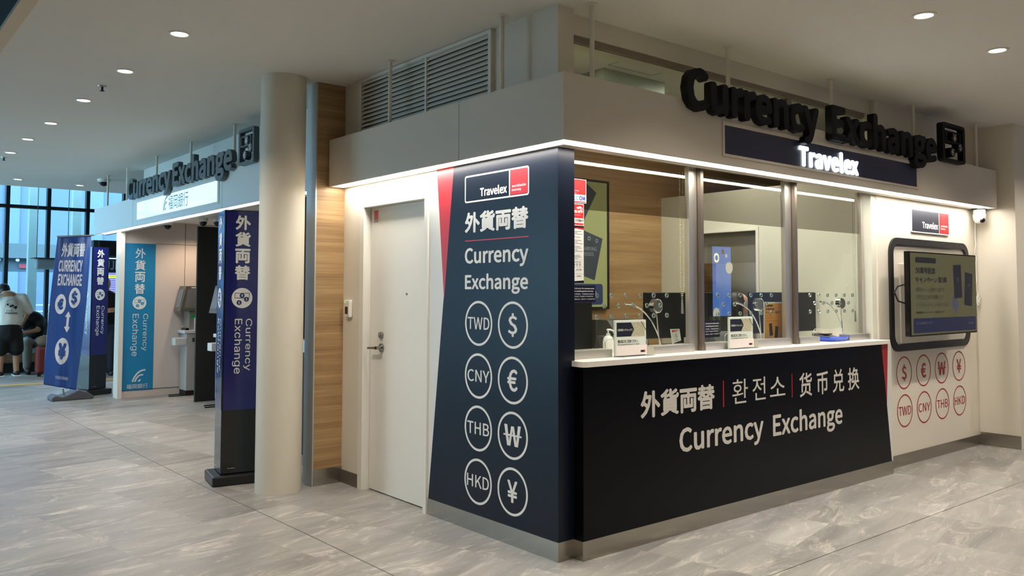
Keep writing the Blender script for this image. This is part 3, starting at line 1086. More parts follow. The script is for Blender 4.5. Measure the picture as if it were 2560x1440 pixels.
def cash_sticker(uL, uR, vB, vT, y, label):
    P = FY(y)
    t = thing('cash_sticker', label, 'sticker', (uL, y, vB))
    MB().prism(P, [(uL, vB), (uR, vB), (uR, vT), (uL, vT)], 0).build('navy_field', mat('sticker_navy', '#10112a', 0.35), t)
    w, h = uR - uL, vT - vB
    L = MB()
    ic = MB()
    for k in (0.72, 0.26):
        cu, cv, r = uL + w * 0.13, vB + h * k, h * 0.20
        ic.prism(P, circ(cu, cv, r, 20), 0.0004)
    ic.build('white_disc', M_paper, t)
    rd = MB()
    for k in (0.72, 0.26):
        cu, cv, r = uL + w * 0.13, vB + h * k, h * 0.20
        rd.ring(P, circ(cu, cv, r * .96, 20), circ(cu, cv, r * .78, 20), 0.0007)
        rd.prism(P, [(cu - r * .62, cv + r * .5), (cu - r * .5, cv + r * .62), (cu + r * .62, cv - r * .5), (cu + r * .5, cv - r * .62)], 0.0007)
    rd.build('ban_ring', MATS['sticker_red'], t)
    L.text(P, 'Cash only. No overseas cards', (uL + w * .27, vB + h * .76, uL + w * .95, vB + h * .87), 0.0006, bold=0.02)
    L.text(P, 'or mobile payment services', (uL + w * .27, vB + h * .60, uL + w * .92, vB + h * .71), 0.0006, bold=0.02)
    L.text(P, '\u4ec5\u9650\u73fe\u91d1\u3002\u4e0d\u63a5\u53d7\u6d77\u5916\u4fe1\u7528\u5361\u3002', (uL + w * .27, vB + h * .46, uL + w * .96, vB + h * .53), 0.0006)
    L.text(P, '\ud604\uae08\ub9cc \uac00\ub2a5\ud569\ub2c8\ub2e4 \ud574\uc678\uce74\ub4dc', (uL + w * .27, vB + h * .32, uL + w * .92, vB + h * .39), 0.0006)
    L.text(P, '\u73fe\u91d1\u306e\u307f\u3002\u6d77\u5916\u30ab\u30fc\u30c9\u306f\u5229\u7528\u4e0d\u53ef', (uL + w * .27, vB + h * .16, uL + w * .98, vB + h * .23), 0.0006)
    L.build('lettering', M_paper, t)


cash_sticker(0.150, 0.383, 1.389, 1.487, 0.0955, 'navy Cash only sticker on the glass next to the pier')
cash_sticker(1.348, 1.559, 1.150, 1.262, 0.0955, 'navy Cash only sticker low on the glass beside the first mullion')

# ------------------------------------------------------------------ things on the ledge
def closed_sign(u0, label, dy=0.0):
    y = 0.02 + dy
    P = FY(y)
    t = thing('closed_sign', label, 'sign', (u0 + .14, y, 1.07), 'acrylic counter closed signs')
    w = 0.265
    u1 = u0 + w
    MB().box((u0 - 0.004, y + 0.006, 1.072), (u1 + 0.004, y + 0.010, 1.285)).build('acrylic_stand', mat('acryl_edge', '#cfd9d3', 0.2), t)
    MB().box((u0 - 0.01, y - 0.06, 1.070), (u1 + 0.03, y + 0.02, 1.074)).build('stand_foot', M_acryl, t)
    MB().prism(P, [(u0, 1.078), (u1, 1.078), (u1, 1.280), (u0, 1.280)], 0, -0.005).build('sheet', mat('sheet_green', '#dfe8dd', 0.5), t)
    MB().box((u0, y - 0.006, 1.078), (u1, y - 0.002, 1.135)).build('leaflet', mat('leaflet', '#f3e9e6', 0.5), t)
    MB().prism(P, [(u0 + .010, 1.188), (u1 - .012, 1.188), (u1 - .012, 1.270), (u0 + .010, 1.270)], 0.0006).build('banner_field', mat('sheet_navy', '#1c1f30', 0.4), t)
    b = MB()
    random.seed(3)
    uc, vc = u0 + w * 0.72, 1.229
    mm = mat('banknote_print', '#b9b79a', 0.6, noise=0.6, nscale=160)
    b.prism(P, [(u0 + w * .50, 1.270), (u1 - .012, 1.270), (u1 - .012, 1.188), (u0 + w * .50, 1.188), (u0 + w * .60, 1.229)], 0.0008)
    b.build('banknote_picture', mm, t)
    s = MB()
    for (a, c, r) in ((.60, 1.255, .5), (.78, 1.25, -.6), (.66, 1.205, -.5), (.86, 1.21, .5), (.92, 1.245, -.9)):
        dx, dz = 0.035 * math.cos(r), 0.035 * math.sin(r)
        cx = u0 + w * a
        s.prism(P, [(cx - dx - dz * .18, c - dz), (cx + dx - dz * .18, c + dz), (cx + dx + dz * .18, c + dz + .004), (cx - dx + dz * .18, c - dz + .004)], 0.001)
    s.build('banknote_edges', mat('note_dark', '#4a4a38', 0.6), t)
    L = MB()
    L.text(P, '\u5916\u8ca8\u4e21\u66ff\u30c8\u30e9\u30d9\u30ec\u30c3\u30af\u30b9', (u0 + .018, 1.220, u0 + .145, 1.234), 0.0012, bold=0.01)
    L.build('white_print', M_paper, t)
    L = MB()
    L.text(P, '\u96a3\u306e\u7a93\u53e3\u3092\u3054\u5229\u7528\u304f\u3060\u3055\u3044\u3002', (u0 + .020, 1.150, u0 + .195, 1.170), 0.0006, bold=0.02)
    L.text(P, 'We apologize this counter is closed.', (u0 + .020, 1.137, u0 + .205, 1.146), 0.0006, bold=0.02)
    L.build('lettering', M_ink, t)
    MB().prism(P, [(u1 - .055, 1.092), (u1 - .016, 1.092), (u1 - .016, 1.105), (u1 - .055, 1.105)], 0.0066).build('logo_mark', MATS['sheet_navy'], t)
    MB().prism(P, [(u1 - .028, 1.093), (u1 - .017, 1.093), (u1 - .017, 1.104), (u1 - .028, 1.104)], 0.0070).build('logo_red', M_red, t)
    return t


cs = closed_sign(0.470, 'white closed-counter sign standing on the ledge nearest the pier')
dup(cs, (1.560 + .14, 0.02, 1.07), label='white closed-counter sign standing on the ledge between the two mullions')

# yellow poster stand behind the middle pane
ys = thing('poster_stand', 'yellow campaign poster in a clear stand behind the middle pane', 'poster stand', (2.3, 0.17, 1.07))
P = FY(0.165)
u0, u1 = 2.185, 2.405
MB().prism(P, [(u0 - .006, 1.085), (u1 + .006, 1.085), (u1 + .006, 1.378), (u0 - .006, 1.378)], -0.006, -0.001).build('holder', MATS['acryl_edge'], ys)
MB().box((u0, 0.14, 1.070), (u1, 0.22, 1.085)).build('stand_foot', M_acryl, ys)
MB().prism(P, [(u0, 1.092), (u1, 1.092), (u1, 1.368), (u0, 1.368)], 0).build('poster', mat('poster_yellow', '#c98a1e', 0.5), ys)
L = MB()
L.prism(P, rrect(u0 + .012, 1.345, u0 + .105, 1.358, 0.005), 0.0006)
L.text(P, '50\u5468\u5e74\u8a18\u5ff5', (u0 + .012, 1.318, u0 + .125, 1.336), 0.0006, bold=0.04)
L.text(P, '\u30ad\u30e3\u30f3\u30da\u30fc\u30f3 \u7b2c1\u5f3e', (u0 + .012, 1.294, u0 + .185, 1.311), 0.0006, bold=0.04)
L.prism(P, [(u0, 1.092), (u1, 1.092), (u1, 1.105), (u0, 1.105)], 0.0006)
for (a, b, r) in ((.075, 1.178, .12), (.145, 1.155, -.12)):
    c, s = math.cos(r), math.sin(r)
    L.prism(P, [(u0 + a + x * c - y * s, b + x * s + y * c) for x, y in ((-.02, -.045), (.02, -.045), (.02, .045), (-.02, .045))], 0.0008)
L.build('black_print', mat('poster_ink', '#2a2418', 0.6), ys)
L = MB()
for z, w in ((1.282, .07), (1.270, .085), (1.258, .10), (1.240, .16)):
    L.prism(P, [(u0 + .014, z), (u0 + .014 + w, z), (u0 + .014 + w, z + .003), (u0 + .014, z + .003)], 0.0006)
L.build('small_print', mat('poster_brown', '#7d4e12', 0.6), ys)
MB().prism(P, circ(u0 + .045, 1.132, .02, 16), 0.0007).prism(P, [(u0 + .17, 1.12), (u0 + .195, 1.115), (u0 + .195, 1.15), (u0 + .17, 1.145)], 0.0007).build('grey_picture', mat('grey_pic', '#9a9588', 0.6), ys)

# small tilted card
gc = thing('tent_card', 'small white tilted card with a red corner behind the first pane', 'card', (1.26, 0.27, 1.07))
P = lambda u, v, d: (u + (1.205 - v) * 0.33, 0.26 - d - (v - 1.07) * 0.1, v)
MB().prism(P, [(1.235, 1.075), (1.325, 1.075), (1.325, 1.205), (1.235, 1.205)], 0, -0.006).build('card', M_paper, gc)
MB().prism(P, [(1.243, 1.185), (1.315, 1.193), (1.243, 1.197)], 0.001).build('red_corner', M_red, gc)
MB().text(P, 'G', (1.270, 1.150, 1.290, 1.173), 0.001, bold=0.0).text(P, 'Rate us', (1.268, 1.138, 1.292, 1.142), 0.001).text(P, 'on Google', (1.262, 1.128, 1.298, 1.134), 0.001, bold=.02).build('lettering', M_ink, gc)
MB().prism(P, [(1.235, 1.075), (1.325, 1.075), (1.325, 1.128), (1.245, 1.110)], 0.001).build('navy_corner', MATS['sheet_navy'], gc)
MB().prism(P, [(1.255, 1.083), (1.302, 1.083), (1.302, 1.097), (1.255, 1.097)], 0.0014).build('blue_tag', mat('tag_blue', '#2f6fb5', 0.5), gc)

# pump bottle
pb = thing('pump_bottle', 'white hand sanitiser pump bottle behind the glass left of the closed sign', 'bottle', (0.70, 0.30, 1.07))
MB().lathe((0.70, 0.30, 1.07), [(0.032, 0), (0.034, 0.01), (0.034, 0.07), (0.028, 0.095), (0.013, 0.108), (0.013, 0.12)], 20).build('bottle', M_print, pb, smooth=True)
MB().cyl((0.70, 0.30, 1.188), (0.70, 0.30, 1.212), 0.005, 10).tube([(0.69, 0.30, 1.214), (0.72, 0.297, 1.213), (0.742, 0.295, 1.205), (0.745, 0.295, 1.192)], 0.006, 8).build('pump', M_print, pb, smooth=True)

# blue money tray
bt = thing('money_tray', 'shallow blue plastic money tray on the ledge by the wall end pane', 'tray', (3.02, 0.13, 1.07))
tp = [(0.115, 0.004), (0.125, 0.012), (0.135, 0.030), (0.128, 0.030), (0.116, 0.014), (0.106, 0.009)]
n = 32
vs, fs = [], []
for r, h in tp:
    for k in range(n):
        a = 2 * PI * k / n
        cx = math.copysign(abs(math.cos(a)) ** 0.45, math.cos(a))
        sy_ = math.copysign(abs(math.sin(a)) ** 0.45, math.sin(a))
        vs.append((3.02 + r * cx, 0.13 + r * 0.72 * sy_, 1.068 + h))
for i in range(len(tp) - 1):
    for k in range(n):
        fs.append((i * n + k, i * n + (k + 1) % n, (i + 1) * n + (k + 1) % n, (i + 1) * n + k))
fs.append(tuple(range(n)))
fs.append(tuple(range((len(tp) - 1) * n, len(tp) * n)))
MB().add(vs, fs).build('dish', mat('tray_blue', '#2f55c8', 0.35), bt)

# intercoms
def intercom(x, zd, label, first=None):
    y = 0.20
    if first is not None:
        return dup(first, (x, y, 1.07), label=label)
    t = thing('intercom', label, 'intercom', (x, y, 1.07), 'counter microphones with round speakers')
    MB().lathe((x, y, zd), [(0.040, -0.022), (0.046, -0.018), (0.046, 0.018), (0.040, 0.022)], 32, 'Y').build('speaker_shell', M_chrome, t, smooth=True)
    MB().lathe((x, y - 0.0225, zd), [(0.036, 0.0), (0.036, -0.001)], 32, 'Y').build('speaker_mesh', mat('speaker_mesh', '#77777a', 0.5, metal=0.6, noise=0.3, nscale=300), t)
    MB().tube([(x + 0.005, y, zd - 0.045), (x + 0.035, y, 1.09)], 0.0035, 8).build('rod', M_chrome, t, smooth=True)
    MB().lathe((x + 0.04, y, 1.07), [(0.028, 0), (0.028, 0.008), (0.010, 0.012), (0.008, 0.04)], 20).build('base', M_chrome, t, smooth=True)
    pts = []
    for i in range(15):
        a = i / 14
        pts.append((x + 0.075 - 0.34 * a ** 1.5, y + 0.02, 1.075 + 0.30 * math.sin(a * PI * 0.5) * (1 - 0.0 * a)))
    MB().tube(pts, [0.0045] * 11 + [0.0065] * 4, 8).build('gooseneck', M_chrome, t, smooth=True)
    MB().tube([(x + 0.03, y + 0.03, 1.078), (x - 0.02, y + 0.05, 1.074), (x - 0.10, y + 0.03, 1.075), (x - 0.14, y + 0.06, 1.074), (x - 0.05, y + 0.10, 1.075)], 0.003, 6).build('cable', M_black, t)
    return t


ic = intercom(1.035, 1.36, 'chrome gooseneck microphone and round speaker behind the pane nearest the pier')
intercom(2.16, 1.33, 'chrome gooseneck microphone and round speaker in front of the person at the desk', ic)
intercom(3.30, 1.33, 'chrome gooseneck microphone and round speaker behind the pane nearest the wall', ic)

# blind chains
def chain(x, y, z1, z0, label, m):
    t = thing('bead_chain', label, 'blind chain', (x, y, z0))
    s_ = MB()
    n = int((z1 - z0) / 0.0125)
    for k in range(n):
        z = z0 + 0.0125 * k
        sp = 0.016 if k > 6 else 0.016 * (k / 7)
        for sg_ in (-1, 1):
            s_.sphere((x + sg_ * sp, y, z), 0.0042, n=4)
    s_.build('beads', m, t)
    MB().tube([(x, y, z0), (x + 0.003, y, z0 - 0.09)], [0.005, 0.009], 8).build('weight', mat('grey_plastic', '#8b8e90', 0.35), t)


chain(1.205, 0.125, 2.24, 1.40, 'pale bead chain with weight hanging by the first mullion', mat('bead_cream', '#d9cfa8', 0.4))
chain(3.44, 0.15, 2.24, 1.30, 'thin bead chain hanging at the wall end of the glazing', mat('bead_clear', '#c3ccbd', 0.3))

# ------------------------------------------------------------------ inside the office
def monitor(x0_, x1_, y, z0_, z1_, label, m, hp=None):
    t = thing('monitor', label, 'monitor', ((x0_ + x1_) / 2, y, 1.07))
    MB().box((x0_, y, z0_), (x1_, y + 0.03, z1_)).build('back_panel', m, t, bevel=0.006)
    xc = (x0_ + x1_) / 2
    MB().box((xc - 0.03, y + 0.03, 1.075), (xc + 0.03, y + 0.05, (z0_ + z1_) / 2)).box((xc - 0.11, y - 0.05, 1.070), (xc + 0.11, y + 0.12, 1.078)).build('stand', M_black, t)
    if hp:
        P = FY(y)
        r = 0.034
        MB().prism(P, circ(hp, z1_ - 0.06, r, 28), 0.001).build('badge', mat('badge_grey', '#26282a', 0.3), t)
        MB().text(P, 'hp', (hp - .016, z1_ - 0.084, hp + .018, z1_ - 0.036), 0.002, bold=0.0).build('badge_letters', M_blackg, t)
    return t


M_mon = mat('monitor_black', '#0a0a0b', 0.4, spec=0.25)
monitor(1.28, 2.10, 0.50, 1.125, 1.447, 'wide black monitor back behind the first mullion', M_mon)
monitor(2.50, 3.44, 0.50, 1.125, 1.449, 'wide black monitor back with a round badge in front of the person', M_mon, 2.99)
tb = thing('tall_display', 'black upright display next to the pier inside the office', 'display', (0.55, 0.5, 1.07))
MB().box((0.30, 0.50, 1.075), (0.758, 0.53, 1.381)).build('screen_body', mat('display_dark', '#121413', 0.35, spec=0.3), tb)
MB().box((0.45, 0.47, 1.07), (0.62, 0.56, 1.078)).build('stand', M_black, tb)
pr = thing('printer', 'black office printer behind the closed sign nearest the pier', 'printer', (1.05, 0.55, 1.07))
MB().prism(FX(0.0), [(0.42, 1.07), (0.70, 1.07), (0.70, 1.262), (0.52, 1.262), (0.44, 1.17)], -0.92, -1.22).build('body', M_black, pr)
MB().prism(FX(0.0), [(0.34, 1.07), (0.46, 1.07), (0.50, 1.165), (0.40, 1.16)], -0.80, -1.10).build('paper_tray', M_dgrey, pr)
op = thing('desk_phone', 'dark angular desk terminal behind the second closed sign', 'terminal', (1.95, 0.4, 1.07))
MB().prism(FX(0.0), [(0.28, 1.07), (0.46, 1.07), (0.46, 1.16), (0.33, 1.16)], -1.78, -2.10).build('body', M_dgrey, op)
MB().prism(FX(0.0), [(0.36, 1.16), (0.40, 1.16), (0.40, 1.20), (0.37, 1.205)], -1.86, -1.93).build('handset', M_black, op)
cb = thing('cable_bundle', 'tangle of blue cable on the ledge beside the pier', 'cable', (0.2, 0.3, 1.07))
cbm = MB()
random.seed(5)
for k in range(5):
    a = random.random() * 3
    cbm.tube([(0.20 + 0.10 * math.cos(a + i * .55) * (1 + .1 * k), 0.30 + 0.07 * math.sin(a + i * .55), 1.075 + 0.006 * k + 0.004 * math.sin(i)) for i in range(13)], 0.0035, 6)
cbm.build('cable', mat('cable_blue', '#24365c', 0.4), cb)
pk = thing('card_terminal', 'grey card terminal lying behind the blue tray', 'card terminal', (3.2, 0.28, 1.07))
MB().prism(FX(0.0), [(0.20, 1.075), (0.34, 1.075), (0.34, 1.12), (0.20, 1.095)], -3.10, -3.24).build('body', mat('terminal_grey', '#4d4f55', 0.4), pk, bevel=0.004)
MB().box((3.12, 0.23, 1.11), (3.22, 0.30, 1.118)).build('display', M_blackg, pk)
pp = thing('paper_stack', 'loose white papers on the desk right of the first mullion', 'paper', (1.55, 0.3, 1.07))
MB().box((1.42, 0.22, 1.070), (1.62, 0.36, 1.080)).box((1.46, 0.26, 1.080), (1.66, 0.40, 1.085)).build('sheets', M_paper, pp)

# wall screen on the wood wall
tvn = thing('wall_display', 'tall dark-framed display with a travel card advert on the wood wall', 'display', (2.2, 2.2, 1.3))
P = FY(2.235)
MB().box((1.72, 2.205, 1.285), (2.695, 2.249, 2.508)).build('frame', M_black, tvn, bevel=0.004)
P = FY(2.2045)
MB().prism(P, [(1.74, 1.31), (2.660, 1.31), (2.660, 2.485), (1.74, 2.485)], 0.0).build('screen', mat('screen_olive', '#8f9365', 0.35, emit='#7f8556', es=0.18), tvn)
L = MB()


def card(L, P, cx, cz, w, h, r, d):
    c, s = math.cos(r), math.sin(r)
    L.prism(P, [(cx + x * c - z * s, cz + x * s + z * c) for x, z in ((-w, -h), (w, -h), (w, h), (-w, h))], d)


card(L, P, 2.42, 1.79, 0.13, 0.205, -0.27, 0.001)
card(L, P, 2.35, 2.30, 0.10, 0.16, -0.55, 0.001)
L.build('travel_card_picture', mat('card_slate', '#3a4553', 0.4), tvn)
MB().prism(P, rrect(1.76, 1.33, 2.60, 1.525, 0.03), 0.001).build('blue_band', mat('band_blue', '#33456f', 0.4), tvn)
MB().text(P, 'CARRYING', (2.33, 1.835, 2.515, 1.870), 0.002).text(P, 'FRIENDS', (2.32, 1.785, 2.480, 1.820), 0.002).ring(P, circ(2.42, 1.95, .02, 14), circ(2.42, 1.95, .012, 14), 0.002).ring(P, circ(2.52, 1.93, .018, 14), circ(2.52, 1.93, .011, 14), 0.002).ring(P, circ(2.47, 1.43, .045, 20), circ(2.47, 1.43, .033, 20), 0.002).build('pale_print', mat('pale_print', '#9aa7b4', 0.5), tvn)

# inner door opening
idf = MB()
PI_ = FX(3.5)
idf.ring(PI_, [(1.812, 0), (1.094, 0), (1.094, 2.05), (1.812, 2.05)], [(1.785, 0.0), (1.122, 0.0), (1.122, 2.018), (1.785, 2.018)], -0.06, 0.014)
struct(idf, 'door_frame_2', M_white)
struct(MB().box((3.55, 1.122, 1.728), (3.57, 1.785, 2.016)), 'trim_6', mat('lintel_grey', '#77756c', 0.6))
struct(MB().box((4.4, 0.6, 0), (4.5, 2.249, 2.4)), 'wall_inner_2', MATS['pale_wall'])

# interior ceiling fittings seen through the transom
hp_ = thing('ceiling_hatch', 'square access hatch outlined in the office ceiling behind the transom', 'hatch', (1.33, 0.45, CZ))
PC = lambda u, v, d: (u, v, CZ - d)
MB().ring(PC, [(1.104, .228), (1.562, .228), (1.562, .686), (1.104, .686)], [(1.112, .236), (1.554, .236), (1.554, .678), (1.112, .678)], 0.002).build('outline', M_dgrey, hp_)
MB().prism(PC, [(1.112, .236), (1.554, .236), (1.554, .678), (1.112, .678)], 0.001).build('panel', M_ceil, hp_)
ac = thing('air_conditioner', 'ceiling air conditioning unit with dark slot behind the transom', 'air conditioner', (1.4, 1.0, CZ))
MB().box((1.14, 0.76, 2.935), (1.80, 1.50, CZ - 0.001)).build('body', mat('ac_grey', '#8f948b', 0.5), ac)
MB().box((1.20, 0.80, 2.930), (1.62, 1.00, 2.936)).build('air_slot', M_black, ac)
sd = thing('smoke_detector', 'round smoke detector on the office ceiling behind the transom', 'smoke detector', (1.93, 0.95, CZ))
MB().lathe((1.93, 0.95, CZ), [(0.10, 0), (0.10, -0.012), (0.05, -0.03)], 28).build('base', M_white, sd, smooth=True)
for k, (x, y, lb) in enumerate(((0.75, 0.45, 'small round office downlight nearest the pier, behind the transom'), (2.1, 0.5, 'small round office downlight behind the letter C, behind the transom'), (3.0, 1.1, 'small round office downlight near the inner doorway'))):
    t = thing('office_downlight', lb, 'ceiling light', (x, y, CZ), 'downlights inside the office')
    MB().lathe((x, y, CZ), [(0.075, 0), (0.075, -0.006), (0.058, -0.006)], 28).build('rim', M_white, t)
    MB().lathe((x, y, CZ - 0.007), [(0.055, 0), (0.055, -0.001)], 28).build('lens', M_lens, t)
    l = bpy.data.lights.new('office_lamp', 'AREA')
    l.shape = 'DISK'
    l.size = 0.11
    l.energy = 9
    l.color = (1.0, 0.93, 0.82)
    o = bpy.data.objects.new('office_lamp', l)
    o.parent = t
    o.location = (0, 0, -0.012)
    COL.objects.link(o)

# ------------------------------------------------------------------ right wall
wg = thing('wall_graphic', 'red currency circles printed on the beige wall below the screen', 'vinyl graphic', (4.52, 0.02, 0.3))
WP = FY(0.02)
for u, a, b in ((3.989, '$', 'TWD'), (4.345, '\u20ac', 'CNY'), (4.701, '\u20a9', 'THB'), (5.060, '\u00a5', 'HKD')):
    coin(WP, u, 0.771, 0.138, a, wg, M_redw, w=0.0115, d=0.0012, bold=0.008)
    coin(WP, u, 0.453, 0.138, b, wg, M_redw, w=0.0115, d=0.0012, bold=0.004)
lg = thing('logo_plate', 'rounded Travelex logo plate on the beige wall above the screen', 'sign', (4.52, 0.02, 1.97))
tlx_logo(WP, 4.165, 1.983, 4.885, 2.170, 4.688, lg, plate=True, th=0.012)

fr = thing('wall_frame', 'black rounded picture-frame moulding on the wall behind the screen', 'frame', (4.52, 0.02, 0.96))
MB().ring(WP, rrect(3.750, 0.955, 5.292, 1.912, 0.13, 8), rrect(3.808, 1.012, 5.236, 1.856, 0.085, 8), 0.0, 0.018).build('moulding', mat('frame_black', '#101012', 0.5), fr)
MB().box((3.93, 0.006, 1.02), (5.15, 0.0195, 1.69)).build('mount_plate', mat('mount_beige', '#c9c1b2', 0.6), fr)

tv = thing('wall_screen', 'flat screen on a wall bracket showing a 50th anniversary advert', 'screen', (4.3, -0.15, 1.09))
MB().box((3.655, -0.20, 1.093), (4.928, -0.155, 1.785)).build('casing', M_blackg, tv, bevel=0.003)
MB().box((4.10, -0.155, 1.25), (4.50, -0.12, 1.62)).box((4.22, -0.12, 1.33), (4.38, 0.006, 1.52)).build('bracket', M_black, tv)
MB().tube([(3.70, -0.15, 1.52), (3.62, -0.12, 1.50), (3.60, -0.10, 1.45), (3.66, -0.10, 1.38), (3.75, -0.12, 1.36)], 0.007, 8).build('cable_loop', M_black, tv)
P = FY(-0.2005)
MB().prism(P, [(3.668, 1.106), (4.916, 1.106), (4.916, 1.773), (3.668, 1.773)], 0.0).build('screen', mat('screen_dim', '#4b4a35', 0.25, emit='#7a7854', es=0.10), tv)
X0, X1, Z0, Z1 = 3.668, 4.916, 1.106, 1.773
q = lambda a, b: (X0 + a * (X1 - X0), Z0 + b * (Z1 - Z0))


def qr(a0, b0, a1, b1):
    p, r = q(a0, b0), q(a1, b1)
    return (p[0], p[1], r[0], r[1])


L = MB()
L.prism(P, rrect(*qr(0.07, 0.88, 0.37, 0.95), 0.015), 0.0006)
L.text(P, '50\u5468\u5e74\u8a18\u5ff5', qr(0.07, 0.745, 0.36, 0.83), 0.0006, bold=0.03)
L.text(P, '\u30ad\u30e3\u30f3\u30da\u30fc\u30f3 \u7b2c1\u5f3e', qr(0.07, 0.635, 0.53, 0.715), 0.0006, bold=0.03)
L.text(P, '\u901a\u5e38\u306e\u30ec\u30fc\u30c8\u512a\u5f85\u306b\u52a0\u3048\u3066', qr(0.07, 0.525, 0.49, 0.58), 0.0006)
L.text(P, '3\u4e07\u5186\u4ee5\u4e0a\u306e\u5916\u8ca8\u8cfc\u5165\u3067', qr(0.07, 0.43, 0.46, 0.485), 0.0006)
L.text(P, '\u30aa\u30ea\u30b8\u30ca\u30eb\u30c8\u30e9\u30f3\u30d7\u304c\u3082\u3089\u3048\u308b', qr(0.07, 0.335, 0.54, 0.39), 0.0006)
L.text(P, '\u671f\u9593\u9650\u5b9a\u30ad\u30e3\u30f3\u30da\u30fc\u30f3\u5b9f\u65bd\u4e2d\u3067\u3059', qr(0.07, 0.255, 0.48, 0.285), 0.0006, bold=0.02)
L.build('dark_print', mat('screen_dark', '#262a2c', 0.3), tv)
MB().prism(P, rrect(*qr(0.03, 0.02, 0.985, 0.20), 0.012), 0.0006).build('blue_band', mat('screen_blue', '#1c2546', 0.3, emit='#1c2546', es=0.1), tv)
L = MB()
for (cx, cz, r) in ((0.70, 0.66, 0.06), (0.875, 0.56, -0.10)):
    c, s = math.cos(r), math.sin(r)
    px_, pz_ = q(cx, cz)
    L.prism(P, [(px_ + x * c - z * s, pz_ + x * s + z * c) for x, z in ((-.078, -.145), (.078, -.145), (.078, .145), (-.078, .145))], 0.001)
L.build('travel_card_picture', mat('screen_card', '#23273a', 0.3), tv)
MB().prism(P, [q(.60, .35), q(.66, .24), q(.71, .34), q(.69, .42), q(.63, .48)], 0.0008).build('pale_picture', mat('screen_pale', '#5b6182', 0.4), tv)
L = MB()
L.text(P, 'E', (*q(.69, .66), *q(.715, .71)), 0.002)
L.text(P, 'CARRYING', (*q(.855, .60), *q(.905, .625)), 0.002)
L.text(P, '\u8a73\u3057\u304f\u306f\u5e97\u982d\u30b9\u30bf\u30c3\u30d5\u307e\u3067', qr(0.07, 0.125, 0.30, 0.155), 0.002)
L.text(P, 'Travelex', qr(0.86, 0.10, 0.95, 0.135), 0.002)
L.build('pale_print', mat('screen_pale2', '#8c90a0', 0.4), tv)

# small security camera under the fascia end
sc_ = thing('security_camera', 'small white egg-shaped security camera under the right end of the fascia', 'security camera', (5.37, -0.07, 2.1))
cx, cy = 5.37, -0.07
MB().box((cx - .06, cy - .05, 2.236), (cx + .06, cy + .05, 2.246)).build('mount_plate', M_black, sc_)
MB().lathe((cx, cy, 2.105), [(0.004, 0), (0.030, 0.006), (0.050, 0.03), (0.056, 0.06), (0.056, 0.085), (0.052, 0.088), (0.052, 0.125), (0.050, 0.131)], 28).build('housing', M_print, sc_, smooth=True)
MB().sphere((cx - 0.018, cy - 0.032, 2.135), 0.026, n=10).build('lens', M_blackg, sc_, smooth=True)
ky = thing('hanging_cable', 'white cable dangling down the wall corner beside the screen', 'cable', (5.44, 0.0, 1.4))
pts = [(5.40, -0.03, 2.235), (5.42, -0.01, 2.15), (5.445, 0.0, 2.02)]
for i in range(16):
    pts.append((5.44 + 0.012 * math.sin(i * 1.3), 0.0 + 0.004 * math.sin(i * 2), 1.98 - i * 0.035))
MB().tube(pts, 0.0035, 6).tube([(5.43 + 0.03 * math.cos(i * .8), -0.005 - 0.012 * (i % 3), 1.42 + 0.045 * math.sin(i * 1.1) - 0.006 * i) for i in range(16)], 0.004, 6).build('cord', M_print, ky, smooth=True)

# ------------------------------------------------------------------ round column
tag(MB().cyl((-0.486, 2.49, 0), (-0.486, 2.49, CZ), 0.164, 64).build('round_column', mat('column_paint', '#ddd6c6', 0.5, noise=0.02, nscale=4), smooth=True),
    'thick round cream column from floor to ceiling beside the navy totem', 'column')

# ------------------------------------------------------------------ downlights
def downlight(x, y, label, power=36, first=None, group='round ceiling downlights'):
    t = thing('downlight', label, 'ceiling light', (x, y, CZ), group)
    MB().lathe((x, y, CZ), [(0.068, 0.0), (0.068, -0.005), (0.052, -0.006), (0.048, -0.001)], 36).build('rim', M_white, t, smooth=True)
    MB().lathe((x, y, CZ - 0.002), [(0.048, 0), (0.048, -0.0015)], 36).build('lens', M_lens, t)
    l = bpy.data.lights.new('lamp', 'SPOT')
    l.energy = power
    l.color = WARM
    l.spot_size = math.radians(125)
    l.spot_blend = 0.9
    l.shadow_soft_size = 0.05
    o = bpy.data.objects.new('lamp', l)
    o.parent = t
    o.location = (0, 0, -0.02)
    COL.objects.link(o)
    return t


DL = [(-1.441, 1.891, 'largest and nearest in the left row'), (-1.457, 3.041, 'second from the front in the row on the left'),
      (-1.468, 4.252, 'third from the front in the left row, past the sprinkler'), (-1.479, 5.50, 'fourth from the front in the row on the left'),
      (-1.489, 6.60, 'fifth from the front in the row on the left'), (-1.484, 7.70, 'sixth from the front in the row on the left'),
      (-1.003, 10.297, 'small and far, above the leaning banner and windows'), (-0.162, 10.466, 'small and far, left of the dome camera'),
      (1.745, -1.208, 'the nearer of two at the top right'), (2.817, -1.20, 'the farther of two at the top right')]
for x, y, w in DL:
    downlight(x, y, 'round ceiling downlight, ' + w, 40)
for x, y in ((-1.44, 0.70), (-1.44, -0.50), (-1.44, -1.75), (0.65, -1.21), (3.95, -1.2), (5.6, -1.2), (-1.44, -3.2), (1.7, -3.2), (4.2, -3.2), (6.5, -2.0), (-1.4, -5.6), (2.5, -5.6)):
    downlight(x, y, 'round recessed ceiling downlight outside the view', 46)

